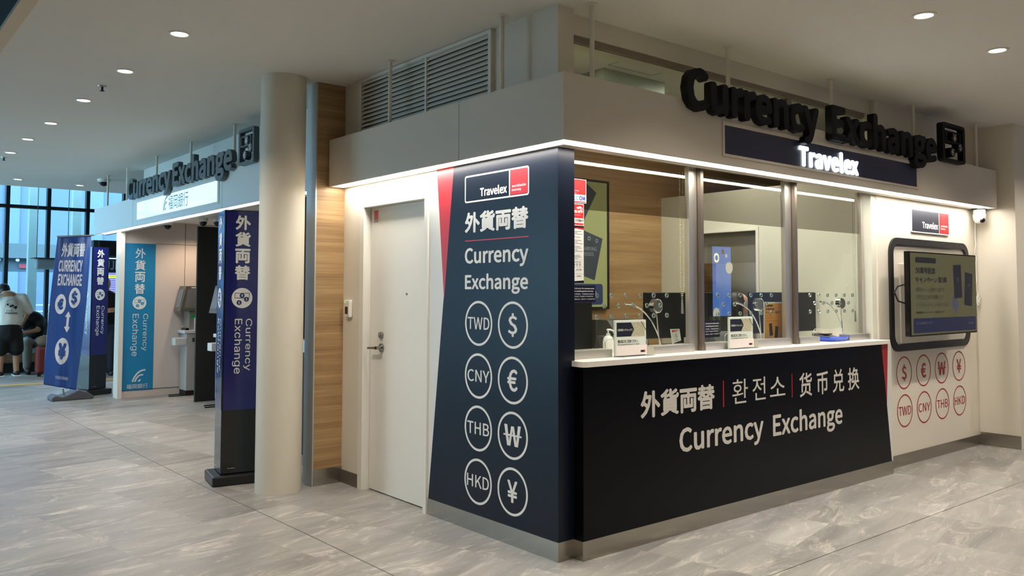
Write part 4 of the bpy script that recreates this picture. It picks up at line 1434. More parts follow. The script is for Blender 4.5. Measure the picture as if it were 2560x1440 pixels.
# sprinklers
for x, y, w in ((-1.469, 3.633, 'between the second and third downlights'), (-1.484, 8.148, 'beyond the farthest downlight of the row')):
    t = thing('sprinkler', 'small ceiling sprinkler head, ' + w, 'sprinkler', (x, y, CZ))
    MB().lathe((x, y, CZ), [(0.035, 0), (0.033, -0.006), (0.012, -0.008)], 20).build('escutcheon', M_alu, t)
    MB().cyl((x, y, CZ - 0.008), (x, y, CZ - 0.035), 0.008, 10).lathe((x, y, CZ - 0.037), [(0.018, 0), (0.018, -0.003)], 14).build('head', M_black, t)

# ------------------------------------------------------------------ bank frontage
fascia('bank_fascia', 'pale bank fascia with a glowing underside strip behind the round column',
       [((-0.144, 2.592, 2.25), (-0.126, 9.62, 2.612)), ((-0.126, 9.60, 2.25), (0.05, 9.62, 2.61)), ((-0.126, 2.594, 2.585), (0.108, 9.60, 2.605)),
        ((-0.126, 2.594, 2.281), (0.108, 9.60, 2.29)), ((-0.035, 2.594, 2.25), (0.04, 9.60, 2.280))],
       [((-0.118, 4.0, 2.262), (-0.045, 9.45, 2.28)), ((-0.118, 2.6, 2.262), (-0.045, 3.85, 2.28))],
       M_bankf, M_led2, [((-0.1446, 7.68, 2.25), (-0.144, 7.684, 2.612)), ((-0.1446, 4.64, 2.25), (-0.144, 4.643, 2.612))])
BP = FX(-0.144)
bs = thing('bank_name_panel', 'glossy white name panel with Japanese bank name on the bank fascia', 'sign', (-0.15, 6.1, 2.31))
MB().ring(BP, [(7.53, 2.300), (4.72, 2.300), (4.72, 2.560), (7.53, 2.560)], [(7.49, 2.325), (4.76, 2.325), (4.76, 2.535), (7.49, 2.535)], 0, 0.006).build('frame', M_bankf, bs)
MB().prism(BP, [(7.49, 2.325), (4.76, 2.325), (4.76, 2.535), (7.49, 2.535)], 0.001, 0.003).build('panel', mat('gloss_white_glow', '#eef4f4', 0.06, coat=1.0, emit='#d8f0f2', es=0.45), bs)  # faint glow added to keep the glossy panel bright


def bank_mark(P, uL, vB, uR, vT, d):
    b = MB()
    du, dv = uR - uL, vT - vB
    for p0_, p1_, p2_, w in (((.07, .02), (.36, .96), (1.0, .94), .125), ((.25, .02), (.42, .62), (.84, .55), .115)):
        A, B = ribbon(p0_, p1_, p2_, w)
        for i in range(len(A) - 1):
            b.prism(P, [(uL + a * du, vB + c * dv) for a, c in (A[i], A[i + 1], B[i + 1], B[i])], d)
    b.prism(P, [(uL + a * du, vB + c * dv) for a, c in ((.42, .03), (.52, .14), (.60, .20), (.70, .22), (.63, .03))], d)
    return b


M_bt = mat('bank_text', '#6fa3b6', 0.4)
b = bank_mark(BP, 6.457, 2.358, 6.302, 2.520, 0.0045)
b.text(BP, '\u798f\u5ca1\u9280\u884c', (6.268, 2.355, 5.612, 2.512), 0.0045, bold=0.0)
b.build('lettering', M_bt, bs)
letter_sign('smaller dark Currency Exchange letters and pictogram along the bank fascia', BP, 2.600, 0.243,
            [('Currency', 7.767, 6.072), ('Exchange', 6.005, 4.272)], (4.120, 2.595, 3.762, 2.922), 0.05, mat('letter_slate', '#4e5c61', 0.35), M_print)
p1 = None
for y, w in ((4.43, 'left of the pictogram'), (5.662, 'above the dark letters of Exchange'), (6.853, 'above the dark letters of Currency'), (8.095, 'left of the letter C'), (9.052, 'in front of the dome camera')):
    dup(p0, (-0.11, y, 2.606), label='thin post from bank fascia to ceiling, ' + w, group='posts holding the bank fascia')

struct(MB().box((0.11, 2.592, 2.30), (0.25, 8.16, CZ)), 'wall_bank_upper', mat('bank_wall', '#dad9d5', 0.5))
struct(MB().box((0.0, 8.80, 0), (2.0, 8.95, 2.45)), 'wall_bank_end', mat('bank_pink', '#d8cdc8', 0.5))
struct(MB().box((-0.005, 8.745, 0), (0.052, 8.955, 2.25)), 'trim_bank', M_white)
struct(MB().box((1.65, 2.592, 0), (1.8, 8.95, 3.0)), 'wall_bank_back', mat('bank_wall_warm', '#cfc4b6', 0.5))
struct(MB().box((0.04, 2.592, 2.41), (1.8, 8.95, 2.50)), 'ceiling_bank', mat('bank_ceiling', '#dcd8d4', 0.5))
jm = MB()
jm.box((0.469, 8.797, 2.105), (1.6, 8.801, 2.110)).box((0.868, 8.797, 0.1), (0.873, 8.801, 2.41)).box((0.052, 8.795, 0.098), (1.6, 8.801, 0.103))
struct(jm, 'trim_bank_2', M_dgrey)
struct(MB().box((0.0, 2.592, 0), (1.65, 2.62, 2.41)), 'wall_bank_near', MATS['bank_wall'])

# interior bank lamps
for k, (x, y, e) in enumerate(((0.95, 8.30, 20), (0.95, 6.4, 14), (0.9, 4.6, 14), (0.9, 3.3, 10))):
    t = thing('bank_downlight', 'small downlight in the bank bay ceiling' + (' over the cash machine', ' past the dark partition', ' in the hidden middle bay', ' in the hidden near bay')[k], 'ceiling light', (x, y, 2.41))
    MB().lathe((x, y, 2.41), [(0.05, 0), (0.05, -0.004), (0.038, -0.004)], 24).build('rim', M_white, t)
    MB().lathe((x, y, 2.405), [(0.036, 0), (0.036, -0.001)], 24).build('lens', M_lens, t)
    l = bpy.data.lights.new('bay_lamp', 'SPOT')
    l.energy = e
    l.color = (1.0, 0.74, 0.50)
    l.spot_size = math.radians(140)
    l.spot_blend = 0.7
    l.shadow_soft_size = 0.04
    o = bpy.data.objects.new('bay_lamp', l)
    o.parent = t
    o.location = (0, 0, -0.015)
    COL.objects.link(o)

# blue wall poster
P = FY(8.80)
bp_ = thing('bank_poster', 'tall cyan-blue wall poster with vertical exchange lettering in the bank bay', 'poster', (0.26, 8.8, 0.09))
MB().prism(P, [(0.058, 0.090), (0.468, 0.090), (0.468, 2.105), (0.058, 2.105)], 0.004).build('poster_sheet', M_blue, bp_)
L = MB()
for i, ch in enumerate('\u5916\u8ca8\u4e21\u66ff'):
    L.text(P, ch, (0.200, 1.900 - 0.163 * i, 0.335, 2.040 - 0.163 * i), 0.006, bold=0.012)
L.text(P, 'Currency', (0.302, 0.625, 0.385, 1.135), 0.006, font='inter', rot=True)
L.text(P, 'Exchange', (0.160, 0.560, 0.262, 1.135), 0.006, font='inter', rot=True)
L.text(P, '\u798f\u5ca1\u9280\u884c', (0.125, 0.115, 0.400, 0.180), 0.006, bold=0.0)
k = bank_mark(P, 0.185, 0.205, 0.365, 0.375, 0.006)
L.add(k.v, k.f)
L.build('lettering', mat('poster_white', '#dfe9ec', 0.5), bp_)


def pictogram(P, u, v, r, parent, white, dark, q=0.0):
    P0 = P
    P = lambda a_, b_, c_: P0(a_, b_, c_ + q)
    MB().prism(P, circ(u, v, r, 36), 0.004).build('pictogram_disc', white, parent)
    b = MB()
    b.ring(P, [(u - r * .72, v - .02 * r), (u + r * .72, v - .02 * r), (u + r * .72, v + r * .5), (u - r * .72, v + r * .5)],
           [(u - r * .67, v + .03 * r), (u + r * .67, v + .03 * r), (u + r * .67, v + r * .45), (u - r * .67, v + r * .45)], 0.005)
    L = MB()
    for (a, c, ch) in ((0.0, .25, '\u00a5'), (.42, -.12, '$'), (-.28, -.45, '\u20ac')):
        b.prism(P, circ(u + a * r, v + c * r, r * .24, 20), 0.0055)
        L.text(P, ch, (u + a * r - r * .09, v + c * r - r * .14, u + a * r + r * .09, v + c * r + r * .14), 0.006, bold=0.01)
    b.build('pictogram_lines', dark, parent)
    L.build('pictogram_symbols', white, parent)


pictogram(P, 0.267, 1.288, 0.09, bp_, MATS['poster_white'], M_blue, 0.003)

# ------------------------------------------------------------------ totems
def totem(label, loc, rot):
    t = thing('sign_totem', label, 'sign', (0, 0, 0))
    w, dp = 0.272, 0.255
    MB().box((-0.0, 0.0, 0.08), (w, dp, 2.07)).build('column_body', M_totb, t, bevel=0.004)
    MB().box((-0.065, -0.05, 0.0), (w + 0.065, dp + 0.035, 0.075)).build('base', mat('totem_base', '#1c1d1e', 0.35), t, bevel=0.012)
    F1 = FY(0.0)
    F2 = FX(0.0)
    for F, u0_, u1_, dark in ((F1, 0.012, w - 0.012, M_totn), (F2, dp - 0.004, 0.004, M_totn)):
        MB().prism(F, [(u0_, 0.555), (u1_, 0.555), (u1_, 2.062), (u0_, 2.062)], 0.002).build('navy_face', dark, t)
        uc = (u0_ + u1_) / 2
        s = 1 if u1_ > u0_ else -1
        L = MB()
        for i, ch in enumerate('\u5916\u8ca8\u4e21\u66ff'):
            L.text(F, ch, (uc - s * .057, 1.918 - 0.1275 * i, uc + s * .057, 2.030 - 0.1275 * i), 0.004, bold=0.028)
        L.text(F, 'Currency', (uc + s * .018, 0.845, uc + s * .078, 1.240), 0.004, font='inter', rot=True, bold=0.004)
        L.text(F, 'Exchange', (uc - s * .066, 0.825, uc + s * .004, 1.240), 0.004, font='inter', rot=True, bold=0.004)
        L.build('lettering', M_print, t)
        pictogram(F, uc, 1.398, 0.077, t, M_print, M_totn)
        MB().text(F, 'screen signage', (uc - s * .085, 0.115, uc - s * .03, 0.125), 0.004).build('maker_mark', M_print, t)
    t.location = loc
    t.rotation_euler = (0, 0, rot)
    t['label'] = label
    return t


a = math.radians(-10)
totem('large navy and black sign totem standing beside the round column', (-0.759, 2.904, 0), a)
totem('far navy and black sign totem standing behind the leaning blue banner', (-0.218, 9.350, 0), math.radians(25))

# ------------------------------------------------------------------ leaning banner
bn = thing('banner_stand', 'wrinkled blue Currency Exchange banner leaning on a grey water-filled base', 'banner', (-0.5, 9.1, 0))


def BN(u, v, d):
    """u across 0..1, v up 0..1 on the leaning cloth"""
    b0, b1 = Vector((-0.835, 9.02, 0.225)), Vector((-0.446, 9.02, 0.125))
    t0, t1 = Vector((-0.715, 9.06, 2.165)), Vector((-0.300, 9.06, 2.200))
    p = (b0.lerp(b1, u)).lerp(t0.lerp(t1, u), v)
    bow = -0.022 * math.sin(PI * v) * (1 - 2 * u) * 0.8
    p.x += bow
    wv = 0.012 * math.sin(9 * u + 5 * v) + 0.010 * math.sin(23 * (u + 0.35 * v) + 1.3) * (1 - v) + 0.022 * math.exp(-((v - .12) / .12) ** 2) * math.sin(14 * u + 6 * v)
    wv += 0.016 * math.exp(-((u - .78 + .18 * (1 - v)) / .09) ** 2)
    wv += 0.014 * math.exp(-((u - .10 - .25 * (1 - v)) / .06) ** 2)
    p.y += wv - d
    return (p.x, p.y, p.z)


nu, nv = 44, 90
vs = [BN(i / nu, k / nv, 0) for k in range(nv + 1) for i in range(nu + 1)]
fs = [(k * (nu + 1) + i, k * (nu + 1) + i + 1, (k + 1) * (nu + 1) + i + 1, (k + 1) * (nu + 1) + i) for k in range(nv) for i in range(nu)]
o = MB().add(vs, fs).build('cloth', mat('banner_blue', '#2c57a3', 0.32, spec=0.6), bn, smooth='all')
sol = o.modifiers.new('solid', 'SOLIDIFY')
sol.thickness = 0.002
sol.offset = 1
L = MB()
for txt, r, fnt, bd in (('\u5916\u8ca8\u4e21\u66ff', (.17, .862, .84, .958), 'cjk', .03), ('CURRENCY', (.13, .762, .80, .842), 'cjk', .03), ('EXCHANGE', (.15, .668, .82, .748), 'cjk', .03)):
    L.text(BN, txt, r, 0.006, font=fnt, bold=bd, fine=0.12)


def disc(L, u, v, ru, rv, n=28, rings=7):
    vs = [BN(u + ru * q / rings * math.cos(2 * PI * i / n), v + rv * q / rings * math.sin(2 * PI * i / n), 0.006) for q in range(rings + 1) for i in range(n)]
    L.add(vs, [(q * n + i, q * n + (i + 1) % n, (q + 1) * n + (i + 1) % n, (q + 1) * n + i) for q in range(rings) for i in range(n)])


disc(L, .29, .545, .15, .067)
disc(L, .66, .590, .155, .068)
disc(L, .45, .235, .20, .088)
rows = []
for i in range(25):
    v_ = .360 + .140 * i / 24
    e_ = min(v_ - .360, .500 - v_)
    w_ = max(0.001, e_ / .036 * .085) if e_ < .036 else .033
    rows.append((v_, w_))
for (va, wa), (vb, wb) in zip(rows, rows[1:]):
    L.add([BN(.53 - wa, va, .007), BN(.53, va, .007), BN(.53 + wa, va, .007), BN(.53 + wb, vb, .007), BN(.53, vb, .007), BN(.53 - wb, vb, .007)], [(0, 1, 4, 5), (1, 2, 3, 4)])
L.text(BN, 'FUKUOKA BANK', (.33, .052, .70, .072), 0.006, fine=0.3)
L.build('lettering', mat('banner_white', '#dfe6f2', 0.5), bn)
L = MB()
L.text(BN, '\u20ac', (.21, .507, .37, .583), 0.011, bold=0.05, fine=0.08)
L.text(BN, '$', (.57, .545, .74, .637), 0.011, bold=0.05, fine=0.08)
L.text(BN, '\u00a5', (.33, .180, .57, .290), 0.011, bold=0.06, fine=0.08)
L.build('currency_symbol', MATS['banner_blue'], bn)
MB().tube([(-0.72, 9.07, 2.175), (-0.28, 9.07, 2.21), (-0.262, 9.07, 2.205)], 0.009, 8).tube([(-0.50, 9.13, 0.12), (-0.50, 9.10, 2.18)], 0.012, 8).tube([(-0.60, 9.06, 0.16), (-0.575, 9.1, 0.05)], 0.012, 8).build('pole', M_alu, bn)
bs2 = MB()
prof = [(-0.745, 0.0), (-0.24, 0.0), (-0.235, 0.035), (-0.30, 0.085), (-0.42, 0.13), (-0.55, 0.075), (-0.62, 0.05), (-0.70, 0.075), (-0.745, 0.045)]
bs2.prism(lambda u, v, d: (u, 9.27 - d, v), prof, 0.0, 0.30)
bs2.build('water_base', mat('base_grey', '#54575c', 0.5), bn, bevel=0.012)

# ------------------------------------------------------------------ bank bay: partitions and machines
def partition(y, label, x0=0.70):
    t = tag(MB().box((x0, y - 0.02, 0.0), (1.65, y + 0.02, 2.305)).build('bay_partition', mat('charcoal_panel', '#1e1b18', 0.6, noise=0.2, nscale=40)), label, 'partition', 'dark partitions of the bank bay')


partition(7.80, 'dark charcoal partition screen right of the white cash machine')
partition(6.55, 'dark charcoal partition screen behind the near navy totem')
partition(3.60, 'dark charcoal partition screen seen in the slit beside the column', 0.02)

M_mach = mat('machine_grey', '#a9abab', 0.4)
M_mach2 = mat('machine_light', '#c9cccd', 0.4)


def machine(y, label, first=None):
    """currency machine facing -x, left-front corner at x=.64"""
    if first:
        return dup(first, (0.85 + 0.155, y, 0), label=label)
    t = thing('exchange_machine', label, 'currency machine', (0.85, y, 0), 'white currency machines in the bank bay')
    y0_, y1_ = y - 0.14, y + 0.14
    X = FX(0.0)
    MB().box((0.66, y0_, 0.07), (1.10, y1_, 0.86)).build('cabinet', M_mach, t, bevel=0.01)
    MB().box((0.665, y0_ + .01, 0.0), (1.08, y1_ - .01, 0.07)).build('kick_base', M_black, t)
    MB().box((0.63, y0_ - .01, 0.86), (1.10, y1_ + .01, 0.905)).build('worktop', M_mach2, t, bevel=0.006)
    MB().box((0.505, y0_ - 0.01, 0.70), (0.66, y0_ + 0.14, 0.80)).build('bag_shelf', M_mach2, t, bevel=0.006)
    MB().box((0.70, y0_ + 0.02, 0.905), (1.08, y1_ - .02, 1.20)).build('bill_module', mat('machine_taupe', '#8d8a80', 0.4), t)
    MB().box((0.66, y0_ + 0.03, 0.905), (0.90, y1_ - .05, 0.935)).build('bill_tray', M_blackg, t)
    hd = MB().prism(lambda u, v, d: (u, y0_ - 0.01 + d, v), [(0.56, 1.17), (0.84, 1.17), (0.87, 1.52), (0.64, 1.52)], 0.0, 0.28).build('screen_housing', mat('machine_bronze', '#5e5c52', 0.35), t, bevel=0.004)
    MB().add([(0.568, y0_ + .03, 1.225), (0.568, y1_ - .05, 1.225), (0.626, y1_ - .05, 1.48), (0.626, y0_ + .03, 1.48)], [(0, 1, 2, 3)]).build('screen', mat('machine_screen', '#71757a', 0.15), t)
    # same face as seen on the visible side panel
    MB().prism(FY(y0_ - 0.011), [(0.62, 1.21), (0.78, 1.21), (0.82, 1.48), (0.665, 1.48)], 0.0).build('side_screen', mat('machine_screen2', '#77787a', 0.2), t)
    MB().prism(FY(y0_ - 0.0115), [(0.71, 1.49), (0.79, 1.49), (0.79, 1.505), (0.71, 1.505)], 0.0).build('white_label', M_print, t)
    MB().prism(FY(y0_ + 0.019), [(0.72, 1.07), (0.78, 1.07), (0.78, 1.12), (0.72, 1.12)], 0.001).build('green_label', mat('label_green', '#2f9a55', 0.5), t)
    MB().box((0.90, y0_ - 0.03, 1.02), (0.99, y0_ + 0.02, 1.22)).build('card_slot_unit', M_print, t)
    MB().box((0.77, y0_ - 0.005, 0.90), (0.815, y0_ + 0.03, 1.08)).build('receipt_slot', M_print, t)
    MB().box((0.775, y0_ - 0.003, 0.36), (0.785, y0_ + 0.001, 0.50)).prism(FY(y0_), [(0.77, 0.50), (0.79, 0.50), (0.78, 0.53)], 0.002).build('lock_plate', M_dgrey, t)
    MB().box((0.74, y0_ - 0.004, 0.745), (0.84, y0_ + 0.001, 0.80)).build('card_window', M_dgrey, t)
    MB().box((0.45, y0_ + 0.02, 0.0), (0.70, y0_ + 0.05, 0.012)).box((0.50, y1_ - .09, 0.0), (0.70, y1_ - .06, 0.012)).build('floor_foot', M_blackg, t)
    return t


mc = machine(8.64, 'white currency machine between the blue poster wall and the dark partition')
mc.location.x += 0.155
machine(7.24, 'white currency machine hidden behind the near navy totem, shelf showing', mc)
# counter ledge seen in the slit beside the column
wl = thing('writing_ledge', 'pale writing ledge seen in the slit beside the column', 'ledge', (0.1, 3.2, 0.94))
MB().box((0.02, 3.0, 0.94), (0.5, 3.4, 1.04)).build('ledge_board', M_alu, wl)
MB().box((0.05, 3.2, 0.08), (0.45, 3.4, 0.94)).build('front_panel', M_navy, wl)
MB().box((0.02, 3.2, 0.0), (0.5, 3.4, 0.08)).build('foot', mat('ice_blue', '#b4c9dc', 0.4), wl)

# dome cameras
def dome(x, y, z, label, r=0.06):
    t = thing('dome_camera', label, 'dome camera', (x, y, z))
    MB().lathe((x, y, z), [(r, 0), (r, -0.03), (r * .85, -0.045)], 28).build('housing', M_white, t, smooth=True)
    MB().lathe((x, y, z - 0.045), [(r * .8, 0), (r * .75, -0.02), (r * .5, -0.045), (r * .2, -0.055), (0.001, -0.058)], 28).build('dome', M_blackg, t, smooth=True)


dome(0.58, 8.65, 2.41, 'dome camera under the bank bay ceiling above the blue poster', 0.062)
dome(0.745, 7.72, 2.41, 'left dome of the pair above the dark partition', 0.062)
dome(0.89, 7.60, 2.41, 'right dome of the pair above the dark partition', 0.062)
dome(-0.058, 9.498, CZ, 'dome camera on the main ceiling at the far end of the bank', 0.085)

# ------------------------------------------------------------------ departures side: kiosk with screen far left
kx = thing('departure_board', 'dark gate with white letters and a glowing flight list behind the far totem', 'display board', (1.2, 14.1, 0))
MB().box((0.85, 14.0, 0.0), (2.4, 14.2, 2.42)).build('gate_body', mat('gate_slate', '#2b3236', 0.5), kx)
MB().box((0.93, 13.90, 2.12), (2.4, 14.0, 2.41)).build('canopy_box', M_black, kx)
MB().box((0.86, 13.985, 2.07), (2.4, 13.995, 2.085)).build('canopy_lamp', mat('cyan_glow', '#aee8f0', 0.5, emit='#b8eef5', es=1.2), kx)
KP = FY(13.99)
MB().text(KP, 'FUJIN', (0.98, 1.86, 1.36, 2.03), 0.003, bold=-0.01).build('lettering', mat('gate_letter', '#b9d5dd', 0.4), kx)
MB().prism(KP, [(1.10, 1.22), (2.2, 1.22), (2.2, 1.80), (1.10, 1.80)], 0.004).build('screen', mat('flight_screen', '#8e92d8', 0.4, emit='#8e96e6', es=0.55), kx)
MB().prism(KP, [(1.10, 1.70), (2.2, 1.70), (2.2, 1.755), (1.10, 1.755)], 0.006).prism(KP, [(1.10, 1.30), (2.2, 1.30), (2.2, 1.33), (1.10, 1.33)], 0.006).build('yellow_row', mat('row_yellow', '#c9e04a', 0.4, emit='#c9e04a', es=0.6), kx)
L = MB()
for i in range(12):
    z = 1.77 - 0.042 * i
    L.prism(KP, [(1.14, z), (1.14 + .3 + .1 * (i % 3), z), (1.14 + .3 + .1 * (i % 3), z + .008), (1.14, z + .008)], 0.007)
L.build('flight_rows', mat('row_ink', '#3a3f86', 0.5), kx)

# ------------------------------------------------------------------ outside
struct(MB().box((-30, 15.8, -0.3), (40, 60, -0.05)), 'ground_outside', mat('asphalt', (0.13, 0.15, 0.16), 0.9))
fb = thing('terminal_building', 'large pale blue building facade outside the far windows', 'building', (3, 34, 0))
MB().box((-30, 34, -0.1), (30, 40, 16)).build('facade', mat('facade_blue', (0.068, 0.108, 0.185), 0.6), fb)
fm = MB()
for x in (-6.2, -2.6, 0.9, 2.2, 5.2, 9, 12.5):
    fm.box((x, 33.9, 0), (x + 0.5, 34, 16))
fm.build('pilaster', mat('facade_pale', (0.085, 0.132, 0.20), 0.6), fb)
cn = thing('canopy_roof', 'grey canopy roof with a dark strip outside the far windows', 'canopy', (0, 24, 2.5))
MB().box((-20, 23, 2.35), (20, 27, 2.75)).build('roof_edge', mat('canopy_grey', (0.07, 0.10, 0.125), 0.7), cn)
MB().box((-20, 23.2, 1.98), (20, 23.4, 2.35)).build('dark_band', mat('canopy_dark', (0.04, 0.07, 0.10), 0.7), cn)
MB().box((1.05, 23.15, 2.08), (1.32, 23.19, 2.19)).build('red_sign', mat('far_red', (0.30, 0.03, 0.05), 0.6), cn)
for k in range(16):
    MB().sphere((-3.5 + 0.45 * k, 23.1, 2.30), 0.05, n=5).build('lamp_globe', M_print, cn)
rl = thing('railing', 'pale railing outside the far windows', 'railing', (0, 19, 0))
for z in (0.95, 1.10):
    MB().box((-12, 19, z), (12, 19.04, z + 0.03)).build('rail', M_print, rl)
for k in range(25):
    MB().box((-12 + k, 19, 0), (-11.96 + k, 19.04, 1.1)).build('post', M_print, rl)
hd = MB()
random.seed(11)
for k in range(3000):
    x, y, z = random.uniform(-9, 5), random.uniform(19.3, 20.2), random.uniform(0, 0.95)
    s = random.uniform(0.025, 0.06)
    a_, b_ = random.uniform(0, 6), random.uniform(-1, 1)
    dx, dy, dz = s * math.cos(a_), s * math.sin(a_), s * b_
    hd.add([(x, y, z), (x + dx, y + dy, z + dz), (x + dx * .5 - dy, y + dy * .5 + dx, z + dz + s)], [(0, 1, 2)])
tag(hd.build('hedge', mat('leaf_green', (0.08, 0.16, 0.04), 0.7, noise=0.4, nscale=8), fix=False), 'low green hedge outside beyond the railing', 'hedge', kind='stuff')
# pale outside columns behind the mullions
for x, w in ((0.16, 'left of the banner'), (0.95, 'behind the banner'), (-0.62, 'at the left picture edge')):
    tag(MB().box((x * 1.12 + 0.24, 18.0, 0), (x * 1.12 + 0.42, 18.2, 6.5)).build('outside_column', mat('pale_steel', (0.22, 0.30, 0.31), 0.5)), 'pale steel column just outside the far window, ' + w, 'column', 'pale columns outside the far windows')
hs = thing('hanging_sign', 'small grey suspended box sign left of the banner top', 'sign', (0.1, 14.5, 1.9))
MB().box((-0.02, 14.5, 1.86), (0.55, 14.7, 2.06)).build('sign_box', mat('sign_grey', '#8b9499', 0.5), hs, bevel=0.03)
MB().box((-0.08, 14.4, 2.06), (0.62, 14.8, 2.075)).build('sign_top', M_dgrey, hs)
MB().cyl((0.0, 14.6, 2.07), (0.0, 14.6, 4.7), 0.006, 8).cyl((0.53, 14.6, 2.07), (0.53, 14.6, 4.7), 0.006, 8).build('suspension_rod', M_dgrey, hs)

# bench, luggage
bc = thing('waiting_bench', 'wooden waiting bench with pale cushion behind the standing man', 'bench', (-0.2, 13.8, 0))
MB().box((-3.0, 13.65, 0.18), (0.25, 14.2, 0.33)).build('wood_base', wood_mat('bench_wood', '#5f4632', '#775a41', '#8a6b50'), bc)
MB().box((-3.0, 13.65, 0.33), (0.25, 14.2, 0.45)).build('cushion', mat('cushion_grey', '#9a9c99', 0.8), bc, bevel=0.02)
MB().box((-2.9, 13.75, 0.0), (0.15, 14.1, 0.18)).build('plinth', M_black, bc)
lg_ = thing('suitcase', 'red suitcase standing in front of the seated person', 'suitcase', (-0.12, 12.8, 0))
MB().box((-0.28, 12.68, 0.05), (0.02, 12.90, 0.50)).build('shell', mat('case_red', '#6e241d', 0.5), lg_, bevel=0.04)
MB().box((-0.26, 12.70, 0.0), (-0.21, 12.75, 0.05)).box((-0.05, 12.70, 0.0), (0.0, 12.75, 0.05)).build('wheel', M_black, lg_)
bgk = thing('backpack', 'brown bag resting on top of the red suitcase', 'bag', (-0.12, 12.8, 0.5))
MB().sphere((-0.13, 12.8, 0.595), 0.10, (1.5, 1.0, 1.0), 10).build('bag_body', mat('bag_brown', '#6f5a49', 0.8), bgk, smooth=True)

# ------------------------------------------------------------------ people
def blob(caps, voxel=0.018, name='body', m=None, parent=None, smooth_it=6):
    """tapered capsules and ellipsoids fused into one continuous surface"""
    bmx = bmesh.new()
    for c in caps:
        p0_, r0, p1_, r1 = Vector(c[0]), c[1], Vector(c[2]), c[3]
        sq = c[4] if len(c) > 4 else (1, 1, 1)
        tmp = bmesh.new()
        for p, r in ((p0_, r0), (p1_, r1)):
            bmesh.ops.create_icosphere(tmp, subdivisions=2, radius=r, matrix=Matrix.Translation(p) @ Matrix.Diagonal((sq[0], sq[1], sq[2], 1)))
        res = bmesh.ops.convex_hull(tmp, input=tmp.verts)
        dl = list({g for g in res.get('geom_interior', []) + res.get('geom_unused', []) if isinstance(g, bmesh.types.BMVert) and g.is_valid})
        if dl:
            bmesh.ops.delete(tmp, geom=dl, context='VERTS')
        me = bpy.data.meshes.new('tmp')
        tmp.to_mesh(me)
        tmp.free()
        bmx.from_mesh(me)
        bpy.data.meshes.remove(me)
    me = bpy.data.meshes.new(name)
    bmx.to_mesh(me)
    bmx.free()
    o = bpy.data.objects.new(name, me)
    COL.objects.link(o)
    r = o.modifiers.new('r', 'REMESH')
    r.mode = 'VOXEL'
    r.voxel_size = voxel
    s = o.modifiers.new('s', 'SMOOTH')
    s.iterations = smooth_it
    s.factor = 0.5
    bpy.context.view_layer.update()
    dg = bpy.context.evaluated_depsgraph_get()
    m2 = bpy.data.meshes.new_from_object(o.evaluated_get(dg))
    bpy.data.objects.remove(o)
    m2.materials.clear()
    m2.materials.append(m)
    for p in m2.polygons:
        p.use_smooth = True
        p.material_index = 0
    ob = bpy.data.objects.new(name, m2)
    COL.objects.link(ob)
    if parent is not None:
        ob.parent = parent
        off = wloc(parent)
        for v in m2.vertices:
            v.co -= off
    return ob


def hand(c, d, r=0.011):
    """short curled fingers fanning from the palm at c along direction d"""
    c, d = Vector(c), Vector(d).normalized()
    s = d.cross(Vector((0, 0, 1)))
    if s.length < .1:
        s = Vector((1, 0, 0))
    s.normalize()
    out = [(c - d * .03, 0.026, c + d * .03, 0.028, (1, 1, 1))]
    for k, (o_, l_) in enumerate(((-.03, .055), (-.01, .07), (.01, .066), (.028, .05))):
        a_ = c + d * .045 + s * o_
        b_ = a_ + d * l_ * .6
        e_ = b_ + (d * .5 + Vector((0, 0, -.6))) * l_ * .5
        out += [(a_, r * .9, b_, r * .85), (b_, r * .85, e_, r * .7)]
    t_ = c + s * (-.03)
    out += [(t_, r, t_ - s * .03 + d * .03, r * .8)]
    return out


# standing man seen from behind, cut by the left picture edge
mn = thing('person', 'person in a black cap, white printed T-shirt and black shorts seen from behind', 'person', (-0.65, 13.0, 0))
X = -0.66
body = [((X - .11, 13.0, .08), .045, (X - .10, 13.02, .45), .058), ((X - .10, 13.02, .45), .062, (X - .09, 13.0, .82), .085),
        ((X + .13, 13.0, .08), .045, (X + .12, 13.03, .45), .060), ((X + .12, 13.03, .45), .062, (X + .09, 13.0, .82), .088),
        ((X - .10, 12.98, .05), .045, (X - .12, 13.13, .04), .04), ((X + .14, 12.98, .05), .045, (X + .13, 13.13, .04), .04),
        ((X, 13.0, .84), .14, (X, 13.02, 1.10), .13), ((X, 13.02, 1.10), .13, (X - .01, 13.07, 1.32), .14, (1.2, .8, 1)),
        ((X - .03, 13.10, 1.34), .055, (X - .05, 13.18, 1.43), .055), ((X - .055, 13.20, 1.455), .085, (X - .06, 13.22, 1.475), .086),
        ((X - .06, 13.27, 1.41), .05, (X - .06, 13.29, 1.45), .05),
        ((X + .20, 13.04, 1.33), .055, (X + .31, 13.08, 1.10), .045), ((X + .31, 13.08, 1.10), .043, (X + .25, 13.22, .90), .032),
        ((X - .20, 13.04, 1.33), .055, (X - .30, 13.10, 1.10), .045), ((X - .30, 13.10, 1.10), .043, (X - .20, 13.26, .96), .032)]
body += hand((X + .24, 13.25, .87), (-.3, .6, -.6))
body += hand((X - .17, 13.30, .95), (.3, .7, 0))
blob(body, 0.016, 'body', M_skin, mn)
blob([((X, 13.03, .95), .19, (X, 13.04, 1.15), .18, (1.15, 1.0, .9)), ((X, 13.04, 1.15), .172, (X, 13.08, 1.28), .15, (1.25, .98, .9)),
      ((X + .08, 13.07, 1.33), .085, (X + .205, 13.05, 1.33), .085), ((X - .08, 13.07, 1.33), .085, (X - .205, 13.05, 1.33), .085), ((X + .20, 13.05, 1.33), .086, (X + .30, 13.08, 1.12), .080), ((X - .20, 13.05, 1.33), .086, (X - .29, 13.09, 1.12), .080)], 0.02, 'tshirt', mat('shirt_white', '#e6e1d6', 0.85), mn)
